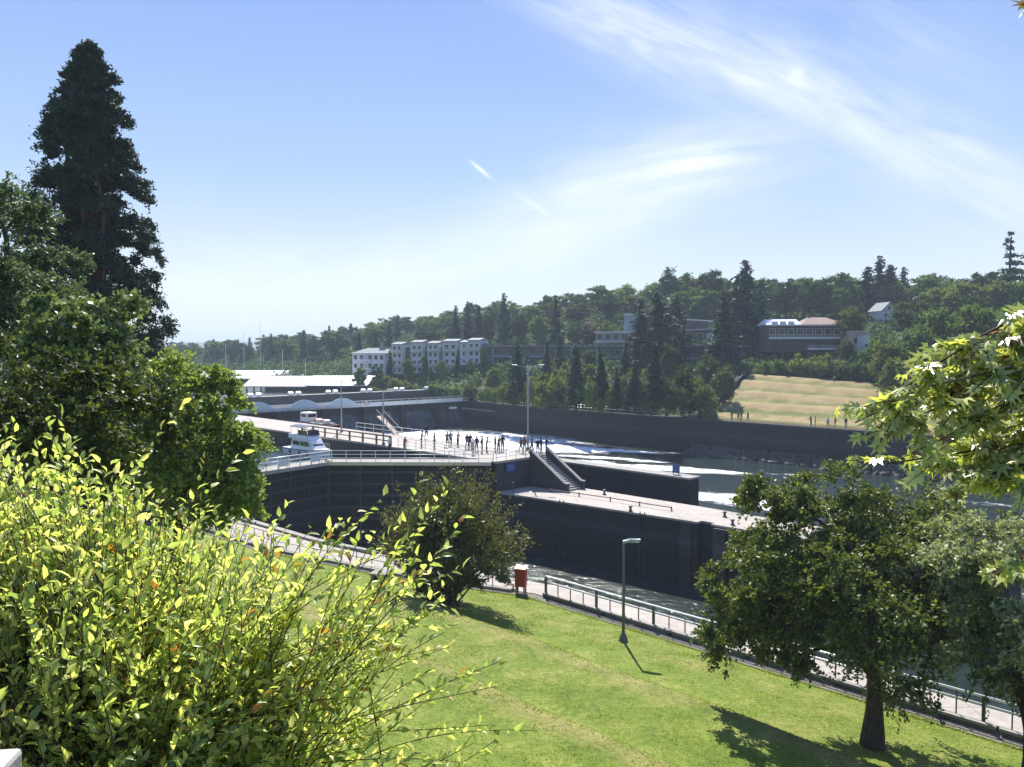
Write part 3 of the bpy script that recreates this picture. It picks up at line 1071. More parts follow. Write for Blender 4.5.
# ------------------------------------------------------------------ spillway dam
DA, DB = Vector((-58.5, 160.2, 0)), Vector((-12.0, 203.0, 0))
dd = (DB - DA)
DL = dd.length
drz = math.atan2(dd.y, dd.x)
root = empty('spillway_dam', (DA.x, DA.y, 0), drz, 'wide spillway dam with a pale deck, low arches and dark wet face', 'dam')


def fall_mat():
    m_, b, out = mat('dark_falling_water')
    tc = b.n('ShaderNodeTexCoord').outputs['Object']
    X, Y, Z = b.xyz(tc)
    lean = b.m('ADD', X, b.m('MULTIPLY', Z, 0.35))
    n = b.noise(b.comb(b.m('MULTIPLY', lean, 0.45), Y, b.m('MULTIPLY', Z, 0.10)), 1.0, 5, 0.6, 0.6)
    n2 = b.noise(b.comb(b.m('MULTIPLY', lean, 2.6), Y, b.m('MULTIPLY', Z, 0.2)), 1.0, 4, 0.6)
    f = b.m('ADD', b.m('MULTIPLY', n, 0.7), b.m('MULTIPLY', n2, 0.3))
    c = b.ramp(f, [(0.44, (0.02, 0.026, 0.032)), (0.58, (0.055, 0.075, 0.095)), (0.74, (0.22, 0.27, 0.31))])
    p = principled(b, c, 0.35, 0, 0.4, n2, 0.5, 0.1)
    b.t.links.new(p.outputs[0], out.inputs[0])
    return m_


M_FALL = fall_mat()
M_DAM = concrete('bright_dam_deck_concrete', (0.74, 0.74, 0.73), 0.25)
g = MB()
g.box((DL / 2, 3.0, 1.6), (DL, 6, 9.2))
g.build('body', M_WALL, root)
for k in range(7):
    g = MB()
    x0 = k * DL / 6
    g.box((min(max(x0, .7), DL - .7), -0.8, 2.2), (1.4, 3.2, 8.0))
    g.build('pier', M_WALL, root)
for k in range(6):
    g = MB()
    x0, x1 = k * DL / 6 + .72, (k + 1) * DL / 6 - .72
    prof = [(0.0, 4.6), (-.5, 4.3), (-1.2, 2.8), (-2.0, .5), (-2.2, -1), (0.0, -1)]
    g.extrude(prof, x0, x1)
    g.build('water_curtain', M_FALL, root)
g = MB()
g.box((DL / 2, -0.6, 6.42), (DL + 1, 3.6, 0.42))
g.build('bridge_deck', M_DAM, root)
g = MB()
g.box((DL / 2, -2.38, 6.55), (DL + 1, 0.12, 0.9))
g.build('parapet', M_DAM, root)
for k, x0 in enumerate((1.5, 12.2, 21.5)):
    g = MB()
    n = 14
    w, h = 7.4, 1.5
    vs = []
    for s in (-2.50, -2.62):
        vs += [(x0 + w * i / n, s, 6.9 + h * (1 - (2 * i / n - 1) ** 2)) for i in range(n + 1)]
        vs += [(x0 + w * i / n, s, 6.62) for i in range(n + 1)]
    fs = []
    q = 2 * (n + 1)
    for i in range(n):
        fs += [(i, i + 1, n + 2 + i, n + 1 + i), (q + i, q + n + 1 + i, q + n + 2 + i, q + i + 1), (i, q + i, q + i + 1, i + 1), (n + 1 + i, n + 2 + i, q + n + 2 + i, q + n + 1 + i)]
    g.add(vs, fs)
    ar = g.build('arch', M_PALEBLUE, root)
    g = MB()
    for i in range(1, n):
        g.box((x0 + w * i / n, -2.67, 6.75 + h * (1 - (2 * i / n - 1) ** 2) / 2), (0.1, 0.06, h * (1 - (2 * i / n - 1) ** 2) + .1))
    g.build('ribs', M_WHITE, ar)
g = MB()
g.tube([(0, -2.38, 7.5), (DL, -2.38, 7.5)], 0.05, 6)
for i in range(30):
    g.box((DL * i / 29, -2.38, 7.2), (0.07, 0.07, 0.6))
g.build('handrail', M_STEEL, root)
# dark service gantry on the upstream side
g = MB()
g.box((DL / 2 + 4, 8.5, 7.7), (DL - 6, 2.4, 2.0))
ga = g.build('service_gantry', M_DKSTEEL, root)
g = MB()
g.box((DL / 2 + 4, 8.5, 8.76), (DL - 6, 2.6, 0.12))
g.build('gantry_top', M_PALE, ga)
HOIST = []
for k in range(6):
    for s in (0, 1):
        px = 8.5 + k * 9.6 + s * 1.9
        g = MB()
        g.box((px, 8.3, 9.12), (1.0, 0.9, 0.6))
        g.extrude([(7.82, 9.42), (8.78, 9.42), (8.3, 9.66)], px - .52, px + .52)
        g.build('hoist_housing', M_WHITE, root)
MB().box((DL * .90, -2.5, 4.6), (2.4, 0.08, 0.55)).build('white_plate', M_WHITE, root)
root = empty('lifebuoy', (DA.x + dd.x * .50, DA.y + dd.y * .50, 0), drz, 'orange lifebuoy hanging on the dam parapet left of the middle', 'lifebuoy')
g = MB()
g.tube([(0.42 * math.cos(t), -2.5, 6.9 + 0.42 * math.sin(t)) for t in np.linspace(0, 2 * PI, 17)], 0.1, 6)
g.build('ring', M_ORANGE, root)
g = MB()
g.box((0, -2.5, 7.32), (0.2, .26, .22)).box((0, -2.5, 6.48), (0.2, .26, .22))
g.build('bands', M_WHITE, root)

# ------------------------------------------------------------------ far quay wall, fish ladder walkway, riprap
root = empty('quay_wall', (*W(-60, 129), 6.0), 0, 'long dark concrete quay wall along the far side of the channel', 'wall')
g = MB()
g.prism(poly_uv([(-152, 134.5), (-118, 129.6), (-60, 128.6), (90, 128.6), (90, 131), (-60, 131.2), (-118, 132), (-152, 137)]), -3, 5.9)
ro = g.build('wall', M_WALL, root)
ro.location = -Vector(root.location)
g = MB()
g.prism(poly_uv([(-152, 134.2), (-118, 129.3), (-60, 128.3), (90, 128.3), (90, 129.2), (-60, 129.2), (-118, 130.3), (-152, 135.4)]), 5.902, 6.25)
ro = g.build('coping', M_WALL2, root)
ro.location = -Vector(root.location)
g = MB()
g.prism(poly_uv([(-150, 133.0), (-136, 131.0), (-136, 132.2), (-150, 134.4)]), 4.1, 4.35)
ro = g.build('ledge', M_PALE, root)
ro.location = -Vector(root.location)
railing('quay_railing', [(*W(-151, 135.6), 6.26), (*W(-118, 130.6), 6.26), (*W(-79, 129.7), 6.26)], 'grey railing on the quay wall below the wooded bank', post_m=M_DKSTEEL, rail_m=M_STEEL, step=2.2, r=0.05, rails=(1, .5))
root = empty('fish_ladder_walkway', (*W(-135, 137), 6.3), 0, 'raised grey walkway behind the quay wall at the dam end', 'walkway')
g = MB()
g.prism(poly_uv([(-151, 138), (-100, 132.4), (-100, 134), (-151, 140.5)]), 7.4, 7.75)
ro = g.build('deck', M_WALL2, root)
ro.location = -Vector(root.location)
g = MB()
for k in range(12):
    u = -150 + k * 4.4
    v = np.interp(u, [-151, -100], [139, 133.1])
    c = W(u, v)
    g.box((c[0], c[1], 6.6), (.5, .5, 1.6), ROT_U)
    g.box((c[0], c[1], 8.25), (.08, .08, 1.0), ROT_U)
g.tube([(*W(-151, 138.2), 8.75), (*W(-100, 132.6), 8.75)], .05, 6)
g.tube([(*W(-151, 138.2), 8.25), (*W(-100, 132.6), 8.25)], .04, 6)
ro = g.build('posts', M_WALL2, root)
ro.location = -Vector(root.location)
# diagonal stair path at the lawn's left edge
root = empty('bank_steps', (*W(-80, 140), 6.3), 0, 'narrow concrete steps with dark side wall at left edge of dry lawn', 'steps')
g = MB()
for k in range(26):
    v = 131.5 + k * 1.1
    u = -80.6 - (v - 131) * 0.20
    z = bank_z(u, v)
    c = W(u, v)
    g.box((c[0], c[1], z + .1), (1.3, 1.12, 0.9), ROT_U)
ro = g.build('steps', M_PALE, root)
ro.location = -Vector(root.location)
g = MB()
vs_ = [(-79.6 - (v - 131) * 0.2, v) for v in (131.5, 160)]
for a, c in ((vs_[0], vs_[1]),):
    n = 18
    for i in range(n):
        p = (a[0] + (c[0] - a[0]) * i / n, a[1] + (c[1] - a[1]) * i / n)
        q = (a[0] + (c[0] - a[0]) * (i + 1) / n, a[1] + (c[1] - a[1]) * (i + 1) / n)
        g.bar((*W(*p), bank_z(*p) + .55), (*W(*q), bank_z(*q) + .55), .3, 1.3)
ro = g.build('side_wall', M_WALL, root)
ro.location = -Vector(root.location)


def riprap():
    rng = np.random.default_rng(8)
    base = np.array([(-1, -1, -1), (1, -1, -1), (1, 1, -1), (-1, 1, -1), (-1, -1, 1), (1, -1, 1), (1, 1, 1), (-1, 1, 1)], float) * .5
    fq = np.array([(0, 3, 2, 1), (4, 5, 6, 7), (0, 1, 5, 4), (1, 2, 6, 5), (2, 3, 7, 6), (3, 0, 4, 7)])
    V, F = [], []
    for i in range(1000):
        u = rng.uniform(-80, 20)
        k = rng.random()
        v = 128.5 - k * 4.0 * min(1, (u + 84) / 12)
        z = 1.3 * (1 - k) - .15
        s = rng.uniform(.4, 1.1)
        b_ = base * s * rng.uniform(.7, 1.2, (1, 3)) + rng.normal(0, .09 * s, (8, 3))
        a = rng.uniform(0, PI)
        c = np.array([[math.cos(a), -math.sin(a), 0], [math.sin(a), math.cos(a), 0], [0, 0, 1]])
        p = W(u, v)
        V.append(b_ @ c.T + np.array([p[0], p[1], z]))
        F.append(fq + 8 * i)
    o = np_mesh('riprap', np.concatenate(V), [np.concatenate(F)], simple('dark_wet_rock', (0.055, 0.055, 0.052), 0.8, 0, 0.4, 1.5))
    tag(o, 'dark loose boulders heaped along the foot of the far quay wall', 'rocks', kind='stuff')


riprap()

# ------------------------------------------------------------------ buildings
M_ROOFW = simple('white_metal_roof', (0.66, 0.68, 0.72), 0.4, 0.1, 0.1, 0.6)
M_ROOFT = simple('tan_shingle_roof', (0.50, 0.43, 0.38), 0.8, 0, 0.2, 1.0)
M_ROOFG = simple('grey_flat_roof', (0.22, 0.23, 0.24), 0.85, 0, 0.2, 1.0)
M_ROOFR = simple('red_brown_roof', (0.19, 0.12, 0.10), 0.8, 0, 0.25, 1.0)
M_WWALL = simple('white_apartment_wall', (0.46, 0.48, 0.51), 0.7, 0, 0.1, 0.6)
M_GWALL = simple('grey_blue_wall', (0.20, 0.24, 0.27), 0.7, 0, 0.15, 0.6)
M_DWALL = simple('dark_brown_wall', (0.085, 0.07, 0.065), 0.8, 0, 0.2, 0.6)
M_DGREEN = simple('dark_slate_wall', (0.06, 0.075, 0.085), 0.75, 0, 0.2, 0.6)
M_TANW = simple('tan_wall', (0.42, 0.35, 0.29), 0.75, 0, 0.1, 0.6)
M_TRIMW = simple('white_trim', (0.55, 0.56, 0.57), 0.5, 0, 0.05)


def window(root, x, y, z, w, h, M_frame=M_TRIMW, pane=M_GLASS):
    g = MB()
    t = 0.09
    g.box((x, y - .03, z + h / 2 - t / 2), (w, .07, t)).box((x, y - .03, z - h / 2 + t / 2), (w, .07, t))
    g.box((x - w / 2 + t / 2, y - .03, z), (t, .07, h - 2 * t)).box((x + w / 2 - t / 2, y - .03, z), (t, .07, h - 2 * t))
    f = g.build('window', M_frame, root)
    MB().box((x, y - .008, z), (w - 2 * t, .03, h - 2 * t)).build('pane', pane, f)


def balcony(root, x, y, z, w, d, m_):
    g = MB()
    g.box((x, y - d / 2, z), (w, d, .16))
    g.box((x, y - d + .04, z + .95), (w, .06, .08))
    n = max(3, int(w / .5))
    for i in range(n + 1):
        g.box((x - w / 2 + .04 + (w - .08) * i / n, y - d + .04, z + .5), (.05, .04, .84))
    g.box((x, y - d + .04, z + .26), (w, .05, .3))
    g.build('balcony', m_, root)


def base_at(px, py, D):
    return (at(px, D), D, zat(py, D))


# white apartment block on the left
x, y, z = base_at(371, 379, 256)
root = empty('apartment_building', (x, y, z), R(-16), 'white three storey apartment house with pyramid roof, left end of the row', 'apartment house', 'apartment houses')
g = MB()
g.box((0, 4, 4.2), (13.5, 8, 8.4)).box((3.4, -.6, 4.2), (4.2, 1.198, 8.6))
g.build('wall', M_WWALL, root)
g = MB()
g.add([(-7.2, -.6, 8.45), (7.2, -.6, 8.45), (7.2, 8.6, 8.45), (-7.2, 8.6, 8.45), (-3, 4, 10.2), (3, 4, 10.2)], [(0, 1, 5, 4), (1, 2, 5), (2, 3, 4, 5), (3, 0, 4), (3, 2, 1, 0)])
g.box((2.6, 4, 10.3), (2.2, 2, .9))
g.build('roof', M_ROOFG, root)
for k in range(3):
    for xx in (-5.6, -3.4, -.4):
        window(root, xx, -.001, 1.6 + k * 2.75, 1.3, 1.5)
    for xx in (2.4, 4.4):
        window(root, xx, -1.2, 1.6 + k * 2.75, 1.3, 1.6)
    balcony(root, -2.0, 0, .55 + k * 2.75, 4.4, 1.2, M_TRIMW)

# row of white bays with dark recesses
for i, (px, wpx) in enumerate(((397, 12), (417, 13), (433, 12), (450, 16), (464, 9), (474, 13))):
    D = 252 - i * 1.5
    x, y, z = base_at(px, 374 - .3 * i, D)
    w = wpx / FPX * D
    lab = ('first', 'second', 'third', 'fourth', 'fifth', 'sixth')[i]
    root = empty('terraced_house', (x, y, z), R(-20), 'narrow white four storey terraced house, %s from left beside dark recesses' % lab, 'terraced house', 'white terraced houses')
    hh = 9.4 + .5 * (i % 2)
    MB().box((0, 3.5, hh / 2), (w, 7, hh)).build('wall', M_WWALL, root)
    g = MB()
    g.extrude([(-.4, hh + .01), (7.3, hh + .01), (7.3, hh + .3), (3.4, hh + 1.0), (-.4, hh + .3)], -w / 2 - .1, w / 2 + .1)
    g.build('roof', M_ROOFG, root)
    for k in range(4):
        n = 2 if w > 3.5 else 1
        for j in range(n):
            xx = (j - (n - 1) / 2) * w * .46
            window(root, xx, -.001, 1.3 + k * 2.35, w * .30, 1.35)
    balcony(root, 0, 0, 2.6, w * .9, .9, M_TRIMW)
    balcony(root, 0, 0, 7.2, w * .9, .9, M_TRIMW)
    g = MB()
    g.box((w / 2 + .7, 4.6, hh / 2 - .4), (1.38, 5, hh - .9))
    g.build('recess_wall', M_DGREEN, root)

# long dark low block
for i, (p0, p1, D0, D1, mw, lab) in enumerate((
    (482, 560, 246, 232, M_DWALL, 'long dark brown flat roofed block right of the white terraces'),
    (561, 640, 231, 214, M_DGREEN, 'long slate grey flat roofed block behind the bank conifers'),
    (641, 722, 213, 192, M_DWALL, 'dark flat roofed block below the stepped roof house'))):
    a, c = Vector((at(p0, D0), D0, 0)), Vector((at(p1, D1), D1, 0))
    L = (c - a).length
    rz = math.atan2(c.y - a.y, c.x - a.x)
    z = zat(374, D0) - .5
    top = zat(346.5, (D0 + D1) / 2)
    root = empty('apartment_building', (a.x, a.y, z), rz, lab, 'apartment house', 'apartment houses')
    hh = top - z
    MB().box((L / 2, 6, hh / 2), (L - .05, 12, hh)).build('wall', mw, root)
    MB().box((L / 2, 5.6, hh + .16), (L, 13.4, .3)).build('roof', M_ROOFG, root)
    nb = 6
    for k in range(2):
        for j in range(nb):
            window(root, (j + .5) * L / nb, -.001, hh - 1.9 - k * 3.1, L / nb * .55, 1.7, M_GWALL)
    for j in range(0, nb, 2):
        MB().box(((j + 1) * L / nb, -.5, hh / 2), (.35, .98, hh - .02)).build('fin_wall', M_GWALL, root)
    balcony(root, L * .33, 0, hh - 3.2, L * .3, 1.3, M_GWALL)
    balcony(root, L * .75, 0, hh - 3.2, L * .26, 1.3, M_GWALL)

# grey modern house (tall block + terrace)
x, y, z = base_at(620, 350, 226)
root = empty('modern_house', (x, y, z), R(-15), 'blue grey cubic house with a tall block and white terrace lines', 'house', 'houses on the hillside')
g = MB()
g.box((-1, 4, 2.5), (12, 8, 5.0)).box((2.6, 4.6, 7.6), (3.6, 5, 5.2))
g.build('wall', M_GWALL, root)
g = MB()
g.box((-1, 3.4, 5.16), (13, 9.6, .3)).box((2.6, 4.6, 10.36), (4.0, 5.4, .3))
g.build('roof', M_TRIMW, root)
MB().box((-1, -1.0, 2.4), (12.6, 1.9, .28)).build('terrace', M_TRIMW, root)
for j in range(5):
    window(root, -6 + j * 2.4, -.001, 3.8, 1.9, 1.8)
    window(root, -6 + j * 2.4, -.001, 1.1, 1.9, 1.7)

# stepped roof house
x, y, z = base_at(700, 349, 218)
root = empty('stepped_house', (x, y, z), R(-18), 'dark wooden hillside house with stepped white edged roofs among trees', 'house', 'houses on the hillside')
g = MB()
g.box((0, 4, 2.6), (13, 8, 5.2)).box((-1.5, 5.5, 6.6), (7, 5, 2.8))
g.build('wall', M_DWALL, root)
g = MB()
g.add([(-7, -1, 5.0), (7.2, -1, 5.6), (7.2, 8.4, 5.6), (-7, 8.4, 5.0), (-7, -1, 5.25), (7.2, -1, 5.85), (7.2, 8.4, 5.85), (-7, 8.4, 5.25)], [(3, 2, 1, 0), (4, 5, 6, 7), (0, 1, 5, 4), (1, 2, 6, 5), (2, 3, 7, 6), (3, 0, 4, 7)])
g.add([(-6.4, 2.4, 8.4), (3, 2.4, 7.7), (3, 8.6, 7.7), (-6.4, 8.6, 8.4), (-6.4, 2.4, 8.7), (3, 2.4, 8.0), (3, 8.6, 8.0), (-6.4, 8.6, 8.7)], [(3, 2, 1, 0), (4, 5, 6, 7), (0, 1, 5, 4), (1, 2, 6, 5), (2, 3, 7, 6), (3, 0, 4, 7)])
g.build('roof', M_TRIMW, root)
MB().box((0, -1.0, 2.1), (13, 1.9, .22)).build('balcony', M_TRIMW, root)
for j in range(5):
    window(root, -5 + j * 2.5, -.001, 3.6, 1.8, 1.7, M_TRIMW, M_GLASS if j != 3 else M_WWALL)
    window(root, -5 + j * 2.5, -.001, 1.0, 1.8, 1.5, M_DWALL)

# long house with hip roof and balconies
x, y, z = base_at(804, 352, 188)
root = empty('long_house', (x, y, z), R(-6), 'long two storey brown house with white fascia and reddish hip roof', 'house', 'houses on the hillside')
MB().box((0, 5, 3.3), (17.2, 10, 6.6)).build('wall', M_DWALL, root)
g = MB()
g.add([(-9.2, -1.1, 6.62), (-1.0, -1.1, 6.62), (-1.0, 11, 6.62), (-9.2, 11, 6.62), (-8.6, 4, 8.0), (-1.0, 4, 8.0)], [(3, 2, 1, 0), (0, 1, 5, 4), (2, 3, 4, 5), (3, 0, 4), (1, 2, 5)])
g.build('white_roof', M_ROOFW, root)
g = MB()
g.add([(-.98, -1.1, 6.62), (9.4, -1.1, 6.62), (9.4, 11, 6.62), (-.98, 11, 6.62), (2, 5, 8.5), (6.2, 5, 8.5)], [(3, 2, 1, 0), (0, 1, 5, 4), (1, 2, 5), (2, 3, 4, 5), (3, 0, 4)])
g.box((2.2, 5.5, 8.6), (.7, .7, 1.2))
g.build('roof', M_ROOFR, root)
MB().box((0.1, -1.16, 6.45), (18.8, .1, .32)).build('fascia', M_TRIMW, root)
balcony(root, 0, 0, 3.2, 17, 1.4, M_TRIMW)
balcony(root, 4.5, 0, .6, 8.0, 1.4, M_TRIMW)
for j in range(8):
    window(root, -7.5 + j * 2.15, -.001, 4.9, 1.5, 1.6, M_TRIMW, M_GLASS)
    if j % 2:
        window(root, -7.5 + j * 2.15, -.001, 1.7, 1.5, 1.6, M_DWALL)
# low dormers: pale upper windows on the left end
for j in range(3):
    MB().box((-7.2 + j * 1.9, -.9, 7.0), (1.5, .5, .7)).build('clerestory', M_PALEBLUE, root)

# white gabled house
x, y, z = base_at(888, 327, 214)
root = empty('gabled_house', (x, y, z), R(8), 'tall white gabled house half hidden by trees, upper right hillside', 'house', 'houses on the hillside', .72)
g = MB()
g.extrude([(-3.2, 0), (3.2, 0), (3.2, 6.2), (0, 9.2), (-3.2, 6.2)], 0, 8)
g2 = MB()
g2.v = [(-p[1], p[0], p[2]) for p in g.v]
g2.f, g2.mi = g.f, g.mi
g2.build('wall', M_WWALL, root).location = (0, 0, 0)
g = MB()
for s in (-1, 1):
    g.add([(s * 3.6, -.5, 5.85), (0, -.5, 9.25), (0, 8.4, 9.25), (s * 3.6, 8.4, 5.85), (s * 3.6, -.5, 6.05), (0, -.5, 9.5), (0, 8.4, 9.5), (s * 3.6, 8.4, 6.05)],
          [(0, 1, 2, 3), (4, 5, 6, 7), (0, 1, 5, 4), (2, 3, 7, 6), (0, 3, 7, 4)])
g.build('roof', M_ROOFG, root)
MB().box((5.6, 4, 3.2), (4.8, 6, 6.4)).build('wing', M_WWALL, root)
MB().box((5.7, 4, 6.6), (5.4, 7, .35)).build('wing_roof', M_ROOFG, root)
for xx, zz in ((-1.3, 4.6), (1.3, 4.6), (0, 7.2), (-1.3, 1.8), (1.3, 1.8)):
    window(root, xx, -.001, zz, 1.2, 1.5)
MB().box((0, -.06, 6.1), (6.2, .1, .25)).build('trim_band', M_GWALL, root)

# small tan and white houses
x, y, z = base_at(858, 352, 180)
root = empty('tan_house', (x, y, z), R(-4), 'small tan walled house right of the long brown house', 'house', 'houses on the hillside')
MB().box((0, 3, 2.3), (3.4, 6, 4.6)).build('wall', M_TANW, root)
MB().box((0, 2.8, 4.72), (3.8, 6.8, .22)).build('roof', M_ROOFT, root)
window(root, -.5, -.001, 2.6, 1.1, 1.2, M_DWALL)
x, y, z = base_at(866, 357, 176)
root = empty('white_house', (x, y, z), R(-4), 'narrow white walled house beside the small tan house', 'house', 'houses on the hillside')
MB().box((0, 2, 2.5), (1.3, 4, 5.0)).build('wall', M_WWALL, root)
MB().box((0, 2, 5.1), (1.7, 4.4, .2)).build('roof', M_ROOFG, root)
window(root, 0, -.001, 2.6, .7, .5, M_DWALL)

# marina sheds
def gable_shed(px0, px1, D, yb, zr, ze, mroof, label, name='boat_shed', rz=0.0, ends=True, depth=16.0):
    x0, x1 = at(px0, D), at(px1, D)
    L = x1 - x0
    zb = 6.0
    root = empty(name, (x0, D, zb), rz, label, 'shed', 'marina sheds')
    he, hr = ze - zb, zr - zb
    g = MB()
    for i in range(9):
        g.box((L * i / 8, .3, he / 2), (.35, .35, he)).box((L * i / 8, depth - .3, he / 2), (.35, .35, he))
    g.build('posts', M_WALL2, root)
    MB().box((L / 2, depth - .8, he / 2), (L - .6, .2, he - .02)).build('wall', M_GWALL, root)
    g = MB()
    g.extrude([(-.8, he), (depth / 2, hr), (depth + .8, he), (depth + .8, he + .25), (depth / 2, hr + .28), (-.8, he + .25)], -1.0, L + 1.0)
    g.build('roof', mroof, root)
    for s, xx in ((0, -.4), (1, L + .4)):
        g = MB()
        g.add([(xx, 0, he + .02), (xx, depth, he + .02), (xx, depth / 2, hr - .1), (xx + .12, 0, he + .02), (xx + .12, depth, he + .02), (xx + .12, depth / 2, hr - .1)],
              [(0, 1, 2), (5, 4, 3), (0, 3, 4, 1), (1, 4, 5, 2), (2, 5, 3, 0)])
        g.build('gable', M_DGREEN, root)
    return root


gable_shed(200, 352, 300, 380, zat(371, 308), zat(379, 300), M_ROOFW, 'longest white roofed marina shed, behind the other two')
gable_shed(246, 305, 243, 395, zat(376.5, 251), zat(387, 243), M_ROOFT, 'marina shed with tan roof and dark gable end on the left', rz=R(-4))
gable_shed(308, 368, 240, 395, zat(376.5, 248), zat(386, 240), M_ROOFW, 'white roofed marina shed right of the tan roofed one', rz=R(-4))
for k, px in enumerate((286, 300, 319)):
    x = at(px, 292)
    root = empty('roof_gablet', (x, 292, zat(381, 292)), 0, 'small dark gabled shed roof poking up before the long white roof, %s from left' % ('first', 'second', 'third')[k], 'shed', 'small gabled sheds')
    g = MB()
    g.add([(-3.4, 0, 0), (3.4, 0, 0), (0, 0, 2.4), (-3.4, 7, 0), (3.4, 7, 0), (0, 7, 2.4)], [(0, 1, 2), (5, 4, 3), (0, 3, 4, 1)])
    g.box((0, 3.5, -2.0), (6.0, 6.6, 3.98))
    g.build('wall', M_DGREEN, root)
    g = MB()
    for s in (-1, 1):
        g.bar((s * 1.85, -.2, 1.3), (s * 1.85, 7.2, 1.3), .2, .2)
        g.add([(s * 3.7, -.3, -.1), (0, -.3, 2.5), (0, 7.3, 2.5), (s * 3.7, 7.3, -.1), (s * 3.7, -.3, .1), (0, -.3, 2.7), (0, 7.3, 2.7), (s * 3.7, 7.3, .1)],
              [(0, 1, 2, 3), (4, 5, 6, 7), (0, 1, 5, 4), (2, 3, 7, 6), (0, 3, 7, 4)])
    g.build('roof', M_ROOFG, root)

# ------------------------------------------------------------------ boats
def hull_mesh(L, Bm, H, sheer=.5, n=14, bow=.35):
    """pointed hull along +x (bow at +L/2), waterline at z=0"""
    vs, fs = [], []
    prof = 7
    for i in range(n + 1):
        t = i / n
        x = -L / 2 + L * t
        w = Bm / 2 * (1 - max(0, (t - .5) / .5) ** 2.2) * (0.9 + .1 * min(1, t * 4))
        w = max(w, .04)
        zt = H * (.82 + sheer * t * t * .6)
        xr = max(0, (t - .6) / .4)
        for j in range(prof):
            a = j / (prof - 1) * 2 - 1
            k = abs(a)
            yy = (w if k > .99 else w * (.78 + .22 * k) if k > .3 else w * k * 1.2) * (1 if a > 0 else -1)
            zz = zt if k > .99 else (-.35 + (zt + .35) * max(0, (k - .33) / .67) ** 1.2)
            vs.append((x + xr * bow * L * .12 * k, yy if k > .01 else 0, zz))
    for i in range(n):
        for j in range(prof - 1):
            a = i * prof + j
            fs.append((a, a + prof, a + prof + 1, a + 1))
        fs.append((i * prof + prof - 1, (i + 1) * prof + prof - 1, (i + 1) * prof, i * prof))
    fs.append(tuple(range(prof)))
    fs.append(tuple(reversed(range(n * prof, n * prof + prof))))
    return vs, fs


def yacht(loc, rz, label, L=12.0, hullm=None, canopy=True, group='motor yachts in the chamber'):
    root = empty('motor_yacht', loc, rz, label, 'yacht', group, .72)
    g = MB()
    g.add(*hull_mesh(L, 3.9, 1.35))
    hull = g.build('hull', hullm or M_BOATW, root)
    g = MB()
    for s in (-1, 1):
        g.bar((-L * .46, s * 1.93, .95), (L * .2, s * 1.90, 1.12), .06, .10)
    g.build('rub_rail', M_NAVY, hull)

    def tapered(x0, x1, w0, z0, z1, fx, bx, dw):
        w1 = w0 - dw
        return [(x0, -w0, z0), (x1, -w0 * .8, z0), (x1, w0 * .8, z0), (x0, w0, z0), (x0 + bx, -w1, z1), (x1 - fx, -w1 * .8, z1), (x1 - fx, w1 * .8, z1), (x0 + bx, w1, z1)]
    bf = [(3, 2, 1, 0), (4, 5, 6, 7), (0, 1, 5, 4), (1, 2, 6, 5), (2, 3, 7, 6), (3, 0, 4, 7)]
    g = MB()
    g.add(tapered(-L * .30, L * .30, 1.6, 1.1, 2.75, 1.5, .2, .25), bf)
    cab = g.build('cabin', M_BOATW, root, bevel=.06)
    g = MB()
    for s in (-1, 1):
        g.add([(-2.9, s * 1.535, 1.75), (-.9, s * 1.47, 1.75), (-1.2, s * 1.40, 2.45), (-3.0, s * 1.46, 2.45)], [(0, 1, 2, 3)])
        g.add([(-.5, s * 1.475, 1.75), (2.1, s * 1.375, 1.75), (1.6, s * 1.31, 2.45), (-.8, s * 1.385, 2.45)], [(0, 1, 2, 3)])
    g.add([(2.93, -1.02, 1.85), (2.93, 1.02, 1.85), (2.36, 1.0, 2.45), (2.36, -1.0, 2.45)], [(0, 1, 2, 3)])
    g.build('windows', M_GLASS, cab)
    g = MB()
    g.add(tapered(-L * .36, L * .16, 1.5, 2.76, 3.55, .7, -.2, .1), bf)
    fb = g.build('flybridge', M_BOATW, root, bevel=.05)
    g = MB()
    g.add([(1.55, -1.1, 3.5), (1.55, 1.1, 3.5), (1.0, 1.0, 4.3), (1.0, -1.0, 4.3)], [(0, 1, 2, 3)])
    for s in (-1, 1):
        g.add([(1.5, s * 1.18, 3.5), (-1.6, s * 1.28, 3.5), (-1.6, s * 1.2, 4.3), (1.0, s * 1.08, 4.3)], [(0, 1, 2, 3)])
    g.build('windscreen', M_GLASS, fb)
    if canopy:
        g = MB()
        n = 8
        pr = [(-1.45 + 2.9 * i / n, 4.75 + .22 * (1 - (2 * i / n - 1) ** 2)) for i in range(n + 1)]
        g.extrude(pr + [(p[0], p[1] + .06) for p in reversed(pr)], -4.0, .9)
        cv = g.build('canopy', M_NAVY if hullm is None else M_PALEBLUE, root)
        g = MB()
        for xx in (-3.7, -1.4, .7):
            for s in (-1, 1):
                g.tube([(xx, s * 1.35, 3.5), (xx, s * 1.38, 4.78)], .03, 6)
        g.build('canopy_frame', M_STEEL, cv)
    g = MB()
    for s in (-1, 1):
        P = [(L * .08, s * 1.75, 2.0), (L * .28, s * 1.35, 2.15), (L * .42, s * .75, 2.3), (L * .52, s * .05, 2.4)]
        g.tube(P, .025, 6)
        for p in P:
            g.tube([p, (p[0], p[1], p[2] - .9)], .02, 5)
    g.build('bow_rail', M_STEEL, root)
    g = MB()
    for xx in (-3, 0, 2.5):
        g.tube([(xx, -2.05, .9), (xx, -2.05, .3)], .14, 8)
    g.build('fenders', M_NAVY, root)
    return root


